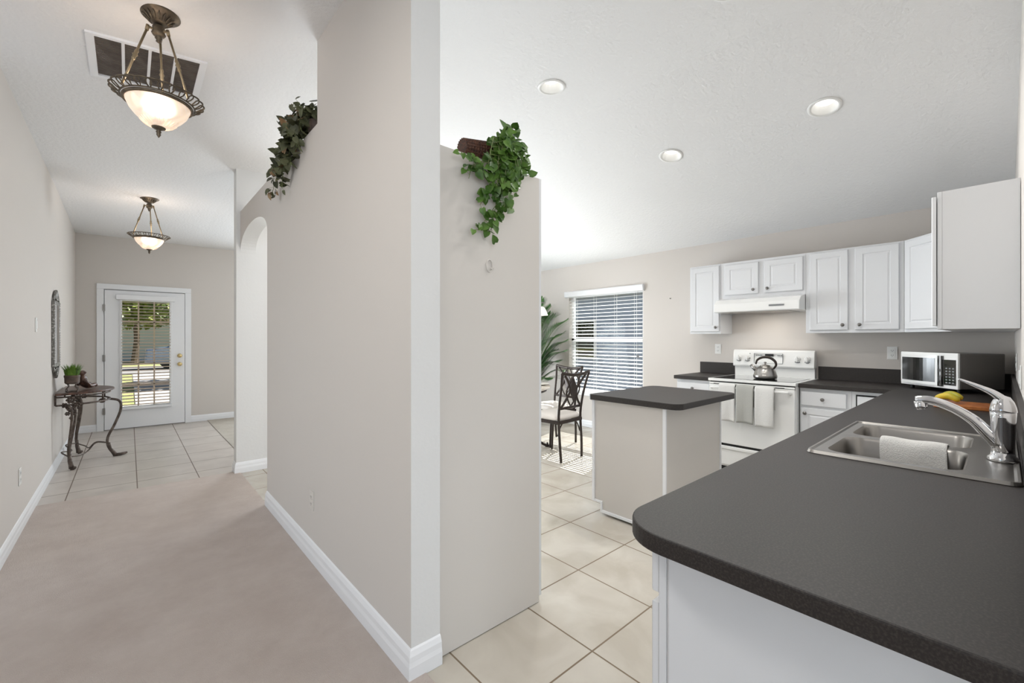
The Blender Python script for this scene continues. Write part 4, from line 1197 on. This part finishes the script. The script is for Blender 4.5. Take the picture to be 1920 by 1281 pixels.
# ================================================================== RECESSED LIGHTS
def downlight(x, y, label, power):
    z = cz(x, y); dzx = (cz(x + .01, y) - cz(x - .01, y)) / .02; dzy = (cz(x, y + .01) - cz(x, y - .01)) / .02
    nrm = Vector((-dzx, -dzy, 1)).normalized(); q = Vector((0, 0, 1)).rotation_difference(nrm).to_matrix().to_4x4()
    M4 = Matrix.Translation((x, y, z)) @ q
    # cut the hole in the ceiling and leave only the finished mesh
    ce = bpy.data.objects['ceiling']
    me = bpy.data.meshes.new('cut'); b = lathe(NB(), [(.076, -.2), (.076, .4)], mat4=M4, n=40); bmesh.ops.recalc_face_normals(b, faces=b.faces); b.to_mesh(me); b.free()
    co = bpy.data.objects.new('cut', me); C.objects.link(co)
    md = ce.modifiers.new('hole', 'BOOLEAN'); md.object = co; md.solver = 'EXACT'
    dg = bpy.context.evaluated_depsgraph_get(); nm = bpy.data.meshes.new_from_object(ce.evaluated_get(dg))
    ce.modifiers.remove(md); ce.data = nm; bpy.data.objects.remove(co); bpy.data.meshes.remove(me)
    t = thing('recessed_light', label, 'ceiling light', (x, y, z), 'recessed kitchen ceiling lights')
    bm = lathe(NB(), [(.096, -.0005), (.095, -.005), (.084, -.008), (.076, -.006), (.073, .0), (.057, .048), (.055, .052)], mat4=M4, n=48, caps=False)
    tr = obj('trim_ring', bm, M['white_pl'], t, smooth=True)
    sm = tr.modifiers.new('thick', 'SOLIDIFY'); sm.thickness = .0015; sm.offset = 1
    bm = lathe(NB(), [(.001, .048), (.054, .048), (.057, .051), (.057, .060), (.001, .060)], mat4=M4, n=32, caps=False)
    obj('lens', bm, M['hotled'], t, label='glowing white lens')
    l = lamp('downlight_beam', 'AREA', (0, 0, 0), power, (1, .975, .94), (.13, .13), spread=160); l.data.shape = 'DISK'
    l.parent = t; l.location = nrm * -.010; l.rotation_euler = (-nrm).to_track_quat('-Z', 'Y').to_euler()
    return t
def flat_xy(px_, py_):  # on the ceiling along a sight line is solved offline; here plain XY
    return px_, py_
downlight(2.185, 2.062, 'recessed ceiling light nearest the green ivy', 7.2)
downlight(2.22, .888, 'recessed ceiling light cut off at the top edge of the photo', 7.2)
downlight(3.46, .783, 'recessed ceiling light above the right-hand wall cabinets', 7.2)
downlight(3.43, 1.855, 'recessed ceiling light farthest back, over the island', 7.2)

# ================================================================== DINING NOOK
def chair_bm_parts(label, loc, rotz, proto=None):
    t = thing('dining_chair', label, 'chair', (0, 0, 0), 'dark metal dining chairs')
    m = M['chairm']; w = .20
    # local: seat centre at origin, back at y=-.2, faces +y
    for s in (-1, 1):
        obj('back_post', tube(NB(), spline([(s * .185, -.225, .004), (s * .195, -.215, .2), (s * .195, -.20, .45), (s * .20, -.215, .62), (s * .215, -.25, .80), (s * .245, -.285, .955)], 5), .014, 8), m, t, smooth=True)
        obj('front_leg', tube(NB(), spline([(s * .20, .215, .004), (s * .20, .205, .2), (s * .20, .19, .44)], 4), [.013] * 9, 8), m, t, smooth=True)
        obj('brace', tube(NB(), spline([(s * .199, -.19, .28), (s * .16, -.19, .36), (s * .10, -.19, .425)], 4), .007, 6), m, t, smooth=True)
    bm = NB(); 
    for a in ((-.21, .21, -.215, -.19), (-.21, .21, .18, .205), (-.215, -.19, -.21, .2), (.19, .215, -.21, .2)): box(bm, a[0], a[1], a[2], a[3], .405, .44)
    obj('seat_frame', bm, m, t, bevel=.004)
    bm = NB(); 
    for i, (ins, z) in enumerate(((.0, .441), (-.012, .455), (-.012, .475), (.0, .492), (.05, .503), (.12, .506))):
        cur = [bm.verts.new((x, y, z)) for x, y in rrect(-.205 + ins, .205 - ins, -.185 + ins, .21 - ins, .05)]
        if i: ring_faces(bm, prev_, cur)
        else: bm.faces.new(cur)
        prev_ = cur
    bm.faces.new(prev_)
    obj('seat_cushion', bm, M['cushion'], t, smooth=True, label='white cushion')
    yb = lambda z: -.215 - (z - .62) * .21 if z > .62 else -.20 - .015 * (z - .45) / .17
    bm = NB(); tube(bm, spline([(-.25, -.283, .958), (-.1, -.300, .935), (0, -.304, .930), (.1, -.300, .935), (.25, -.283, .958)], 5), .017, 8, flat=((0, 1, 0), .7))
    obj('top_rail', bm, m, t, smooth=True)
    bm = NB(); tube(bm, [(-.195, -.207, .57), (.195, -.207, .57)], .014, 8, flat=((0, 1, 0), .6)); obj('lower_rail', bm, m, t, smooth=True)
    bm = NB()
    for s in (-1, 1):
        tube(bm, spline([(s * .19, yb(.93), .93), (s * .12, yb(.86) - .004, .86), (s * .055, yb(.76), .76), (s * .10, yb(.66), .66), (s * .17, yb(.58), .58)], 6), .0135, 8)
        tube(bm, spline([(s * .02, yb(.93), .93), (s * .075, yb(.85) - .004, .85), (s * .115, yb(.76), .76), (s * .075, yb(.67), .67), (s * .01, yb(.59), .59)], 6), .009, 8)
    obj('curved_splat', bm, m, t, smooth=True)
    c = (0, yb(.77) - .002, .77); bm = NB()
    f = [bm.verts.new((x, c[1] - .006, z)) for x, z in ((0, .90), (.035, .84), (.066, .77), (.03, .69), (0, .635), (-.03, .69), (-.066, .77), (-.035, .84))]
    b = [bm.verts.new((x, c[1] + .006, z)) for x, z in ((0, .90), (.035, .84), (.066, .77), (.03, .69), (0, .635), (-.03, .69), (-.066, .77), (-.035, .84))]
    bm.faces.new(f); bm.faces.new(b); ring_faces(bm, f, b)
    obj('diamond_plate', bm, m, t)
    t.location = loc; t.rotation_euler = (0, 0, rotz); return t
ch = chair_bm_parts('nearest dark metal chair with white cushion, its back toward us', (3.60, 3.335, 0), R(4))
dup(ch, (4.05, 3.80, 0), R(84), 'dark metal chair at the far window side of the dining table')

TCX, TCY = 3.44, 3.97
t = thing('dining_table', 'round pale-topped dining table on dark iron legs, mostly hidden', 'table', (TCX, TCY, 0))
obj('table_top', lathe(NB(), [(.50, .725), (.515, .735), (.515, .748), (.505, .755), (.001, .755)], TCX, TCY, 0, 64), M['tabletop'], t)
bm = NB(); tube(bm, [(TCX + .46 * math.cos(2 * PI * i / 48), TCY + .46 * math.sin(2 * PI * i / 48), .700) for i in range(48)], .012, 8, closed=True)
tube(bm, [(TCX + .14 * math.cos(2 * PI * i / 32), TCY + .14 * math.sin(2 * PI * i / 32), .40) for i in range(32)], .009, 8, closed=True)
obj('iron_ring', bm, M['chairm'], t, smooth=True)
for k in range(4):
    a = R(-35 + 90 * k); P_ = lambda r, z: (TCX + r * math.cos(a), TCY + r * math.sin(a), z)
    bm = NB(); tube(bm, spline([P_(.44, .722), P_(.33, .62), P_(.16, .45), P_(.13, .34), P_(.26, .18), P_(.42, .04), P_(.49, .012)], 6), .014, 8)
    lathe(bm, [(.03, .002), (.03, .012), (.012, .03), (.01, .05)], *P_(.485, 0)[:2], 0, 12)
    obj('leg', bm, M['chairm'], t, smooth=True)
def plate(x, y, z, lab, r=.12, m='marble'):
    o = obj('plate', lathe(NB(), [(r * .5, z), (r * .6, z + .004), (r, z + .018), (r * .98, z + .021), (r * .58, z + .008), (.001, z + .007)], x, y, 0, 36), M[m], smooth=True)
    tag(o, lab, 'plate', 'place settings on the dining table')
plate(TCX + .30, TCY - .24, .7562, 'white plate on the table behind the nearest chair')
plate(TCX + .36, TCY + .12, .7562, 'white plate on the table near the window side')
bm = NB(); rg = random.Random(9)
rows = []
for i in range(9):
    row = []
    for j in range(7):
        u, v = i / 8, j / 6; row.append(bm.verts.new((TCX + .22 + .16 * u, TCY - .08 + .12 * v, .788 + .055 * math.exp(-((u - .5) ** 2) * 9) * (1 - .5 * abs(v - .5)) + rg.uniform(0, .006))))
    rows.append(row)
for a, b in zip(rows, rows[1:]):
    for j in range(6): bm.faces.new((a[j], a[j + 1], b[j + 1], b[j]))
for v in bm.verts: pass
o = obj('folded_napkin', bm, M['towelw'], smooth=True); sm = o.modifiers.new('s', 'SOLIDIFY'); sm.thickness = .03; sm.offset = -1
tag(o, 'white folded cloth napkin heaped on the dining table', 'napkin')

# chandelier over the table
t = thing('chandelier', 'dark chandelier with white glass shades over the dining table, mostly hidden', 'ceiling light', (TCX, TCY, 1.5))
czd = cz(TCX, TCY); bm = NB(); tube(bm, [(TCX, TCY, 1.72), (TCX, TCY, czd - .02)], .007, 8); lathe(bm, [(.06, 0), (.055, -.02), (.01, -.03)], TCX, TCY, czd - .002, 20)
obj('stem', bm, M['nickel'], t, smooth=True)
obj('hub', lathe(NB(), [(.01, 1.60), (.03, 1.63), (.03, 1.70), (.012, 1.74)], TCX, TCY, 0, 20), M['nickel'], t, smooth=True)
for k in range(5):
    a = R(-45 + 72 * k); P_ = lambda r, z: (TCX + r * math.cos(a), TCY + r * math.sin(a), z)
    arm = obj('arm', tube(NB(), spline([P_(.02, 1.66), P_(.12, 1.62), P_(.28, 1.66), P_(.40, 1.735)], 6), .007, 8), M['nickel'], t, smooth=True)
    x, y, _ = P_(.40, 0)
    obj('finial_disc', lathe(NB(), [(.062, 1.750), (.064, 1.755), (.01, 1.759)], x, y, 0, 20), M['nickel'], arm, smooth=True)
    obj('glass_shade', lathe(NB(), [(.02, 1.705), (.045, 1.69), (.065, 1.65), (.085, 1.60), (.083, 1.60), (.06, 1.65), (.04, 1.685)], x, y, 0, 28, caps=False), M['alab2'], arm, smooth=True, label='lit white glass shade')
lamp_c = lamp('chandelier_bulb', 'POINT', (TCX, TCY, 1.55), 6, (1, .88, .72), shadow_soft_size=.06)

# palm
PX, PY = 4.62, 4.78
t = thing('palm_plant', 'tall green potted palm beside the dining window', 'plant', (PX, PY, 0))
obj('pot', lathe(NB(), [(.12, .001), (.14, .01), (.17, .30), (.18, .31), (.18, .33), (.16, .33), (.15, .30), (.001, .29)], PX, PY, 0, 32), M['pot'], t)
sb, fb = NB(), NB(); rg = random.Random(21)
ends = [(4.78, 4.17, 1.60), (4.62, 4.36, 1.80), (4.70, 4.62, 1.92), (4.95, 4.40, 1.42), (4.45, 4.30, 1.25), (4.80, 4.22, 1.15), (4.35, 4.50, 1.62), (4.98, 4.65, 1.70), (4.9, 5.0, 1.8), (4.5, 5.1, 1.75), (4.25, 4.8, 1.5), (4.3, 5.0, 1.2), (4.75, 5.25, 1.4), (4.55, 4.42, .95), (4.9, 4.35, .85), (4.62, 4.15, 1.38), (4.75, 4.3, 1.0), (4.5, 4.45, 1.5), (4.85, 4.25, 1.3), (4.9, 4.5, 1.15), (4.6, 4.3, .75), (4.7, 4.45, 1.7)]
for k, (ex, ey, ez) in enumerate(ends):
    p0 = Vector((PX, PY, .30)); p3 = Vector((ex, ey, ez)); H2 = ez
    p1 = p0.lerp(p3, .12) + Vector((0, 0, .25 * ez)); p2 = p0.lerp(p3, .55) + Vector((0, 0, .24 * ez))
    pts = spline([p0, p1, p2, p3], 12); tube(sb, pts, [.006 - .004 * i / len(pts) for i in range(len(pts))], 6)
    for i in range(10, len(pts) - 1):
        tg = (pts[i + 1] - pts[i]).normalized(); sd = tg.cross(Vector((0, 0, 1))).normalized()
        for h in (0, .5):
            q = pts[i].lerp(pts[i + 1], h); u = (i + h - 10) / (len(pts) - 10); ll = .30 * math.sin(PI * min(.97, .18 + .8 * u)) + .05
            for s in (-1, 1):
                dv = (sd * s * .8 + tg * .75 + Vector((0, 0, -.12))).normalized()
                wv_ = dv.cross(Vector((0, 0, 1))).normalized() * .0048
                e = q + dv * ll + Vector((0, 0, -.05 * ll)); m1 = q + dv * ll * .45 + Vector((0, 0, .01))
                e.x = min(e.x, 5.12); m1.x = min(m1.x, 5.12)
                v = [fb.verts.new(z) for z in (q - wv_ * .4, q + wv_ * .4, m1 + wv_, m1 - wv_, e)]
                fb.faces.new(v[:4]); fb.faces.new((v[3], v[2], v[4]))
obj('frond_stems', sb, M['stem'], t, smooth=True); obj('frond_leaves', fb, M['palm'], t)

# ================================================================== OUTSIDE
M['lawn'] = mat('lawn', srgb(108, 116, 62), .9, var=(6, srgb(130, 122, 80), .35, .65))
M['drive'] = mat('pale concrete driveway', srgb(150, 144, 140), .8)
M['road'] = mat('asphalt', srgb(112, 108, 106), .9)
M['siding'] = mat('blue grey house wall', srgb(128, 140, 158), .7)
M['fascia'] = mat('pale painted fascia', srgb(186, 190, 196), .6)
M['roof'] = mat('grey roof shingle', srgb(110, 104, 100), .9, var=(30, srgb(134, 128, 122), .4, .6))
M['bark'] = mat('tree bark', srgb(104, 88, 74), .9)
M['leafy'] = mat('tree leaves', srgb(66, 86, 34), .6, var=(3, srgb(136, 142, 62), .35, .65))
M['shrub'] = mat('shrub leaves', srgb(72, 100, 46), .6, var=(8, srgb(116, 150, 74), .35, .65))
M['stucco'] = mat('tan stucco', srgb(198, 176, 156), .8)
M['carp'] = mat('silver blue car paint', srgb(120, 136, 160), .2, .4, coat=1)
o = struct('ground', B(-30, 30, 8.66, 44, -.16, -.06), M['lawn'])
o = struct('ground', B(5.29, 30, -20, 8.65, -.16, -.06), M['lawn'])
struct('driveway', B(.1, 1.2, 10.2, 21.9, -.06, -.045), M['drive'])
struct('porch_slab', B(-1.2, 2.2, 8.67, 10.2, -.06, -.02), M['drive'])
struct('road', B(-30, 30, 22, 28, -.06, -.045), M['road'])
def foliage(cx, cy, cz_, rx, ry, rz, n, s, seed):
    rg = random.Random(seed); bm = NB()
    for _ in range(n):
        v = Vector((rg.gauss(0, 1), rg.gauss(0, 1), rg.gauss(0, 1))).normalized() * (rg.random() ** .4)
        p = Vector((cx + v.x * rx, cy + v.y * ry, cz_ + v.z * rz))
        leaf(bm, p, (rg.uniform(-1, 1), rg.uniform(-1, 1), rg.uniform(-1, .6)), (rg.uniform(-1, 1), rg.uniform(-1, 1), rg.uniform(.1, 1)), s * rg.uniform(.6, 1.3))
    return bm
for i, (x, y, h, lab) in enumerate(((-.95, 16, 4.2, 'leafy street tree left of the driveway seen through the door'), (4.3, 17.5, 4.0, 'leafy street tree right of the driveway seen through the door'), (.2, 30, 5.0, 'far tree across the street seen through the door'))):
    t = thing('street_tree', lab, 'tree', (x, y, -.06))
    bm = NB(); tube(bm, spline([(x, y, -.06), (x + .1, y, h * .3), (x - .1, y + .1, h * .6), (x, y, h * .95)], 5), [.16, .15, .14, .13, .12, .12, .11, .10, .10, .09, .08, .07, .06, .05, .04, .03], 8)
    for k in range(6):
        a = k * 1.1; tube(bm, [(x, y, h * (.45 + .07 * k)), (x + 1.2 * math.cos(a), y + 1.2 * math.sin(a), h * (.7 + .06 * k))], [.06, .02], 6)
    obj('trunk', bm, M['bark'], t); obj('crown', foliage(x, y, h * .72, 2.4, 2.0, h * .36, 3000, .20, i), M['leafy'], t)
t = thing('shrub', 'small green shrub by the porch seen low through the door glass', 'plant', (-.9, 11.4, -.06))
obj('stems', tube(NB(), [(-.9, 11.4, -.06), (-.9, 11.4, .4)], .03, 6), M['bark'], t); obj('leaves', foliage(-.9, 11.4, .42, .42, .42, .42, 700, .09, 40), M['shrub'], t)
# neighbour house across the street
t = thing('neighbour_house', 'tan house across the street seen through the front door glass', 'building', (0, 36, -.06))
obj('walls', B(-9, 9, 34, 42, -.06, 2.9), M['stucco'], t)
obj('roof', prism(NB(), [(33.2, 2.85), (38, 5.2), (42.8, 2.85)], 'X', -9.6, 9.6), M['roof'], t)
obj('garage_door', B(-1.6, 2.6, 33.95, 34.0, 0, 2.2), M['fascia'], t)
for x in (-6.5, 5.5): obj('window', B(x, x + 1.6, 33.95, 34.0, .9, 2.1), M['blackgl'], t)
# parked car
CO = set(bpy.data.objects)
t = thing('parked_car', 'silver-blue parked car on the street seen through the door glass', 'car', (1.6, 23.4, -.045))
bm = prism(NB(), [(-.5, .25), (3.9, .25), (4.0, .6), (3.75, .82), (3.0, .9), (2.55, 1.38), (1.0, 1.42), (.25, .95), (-.45, .85)], 'Y', 22.6, 24.2)
obj('body', bm, M['carp'], t, bevel=.06, seg=3)
bm = prism(NB(), [(.42, .95), (2.85, .95), (2.45, 1.32), (1.08, 1.35)], 'Y', 22.58, 24.22); obj('side_windows', bm, M['blackgl'], t)
for x in (.35, 3.05):
    for y in (22.62, 24.02):
        obj('wheel', lathe(NB(), [(.001, 0), (.30, 0), (.31, .04), (.31, .14), (.30, .18), (.001, .18)], x, y, .27, 24, Matrix.Rotation(R(-90), 4, 'X')), M['black'], t)
t.location = t.location + Vector((1.0, 1.9, 0))
# neighbour's side wall past the dining window
t = thing('neighbour_wall', 'blue-grey sided neighbouring house beyond the dining window', 'building', (8.8, 4, -.06))
bm = NB(); box(bm, 8.75, 9.0, -2, 14, -.06, 2.36)
z = -.06
while z < 2.25:
    prism(bm, [(8.75, z), (8.715, z), (8.745, z + .19), (8.75, z + .19)], 'Y', -2, 14); z += .19
# polygon is (X,Z)
obj('siding', bm, M['siding'], t)
obj('fascia', B(8.15, 8.22, -2, 14, 2.30, 2.48), M['fascia'], t)
obj('soffit', B(8.22, 8.74, -2, 14, 2.33, 2.35), M['fascia'], t)
obj('roof', prism(NB(), [(8.10, 2.48), (13, 4.4), (13, 4.3), (8.22, 2.38)], 'Y', -2, 14), M['roof'], t)
for y in (4.2, 7.2):
    wn = obj('window_frame', B(8.70, 8.72, y - .5, y + .5, .8, 1.8), M['fascia'], t); obj('pane', B(8.69, 8.70, y - .44, y + .44, .86, 1.74), M['blackgl'], wn)
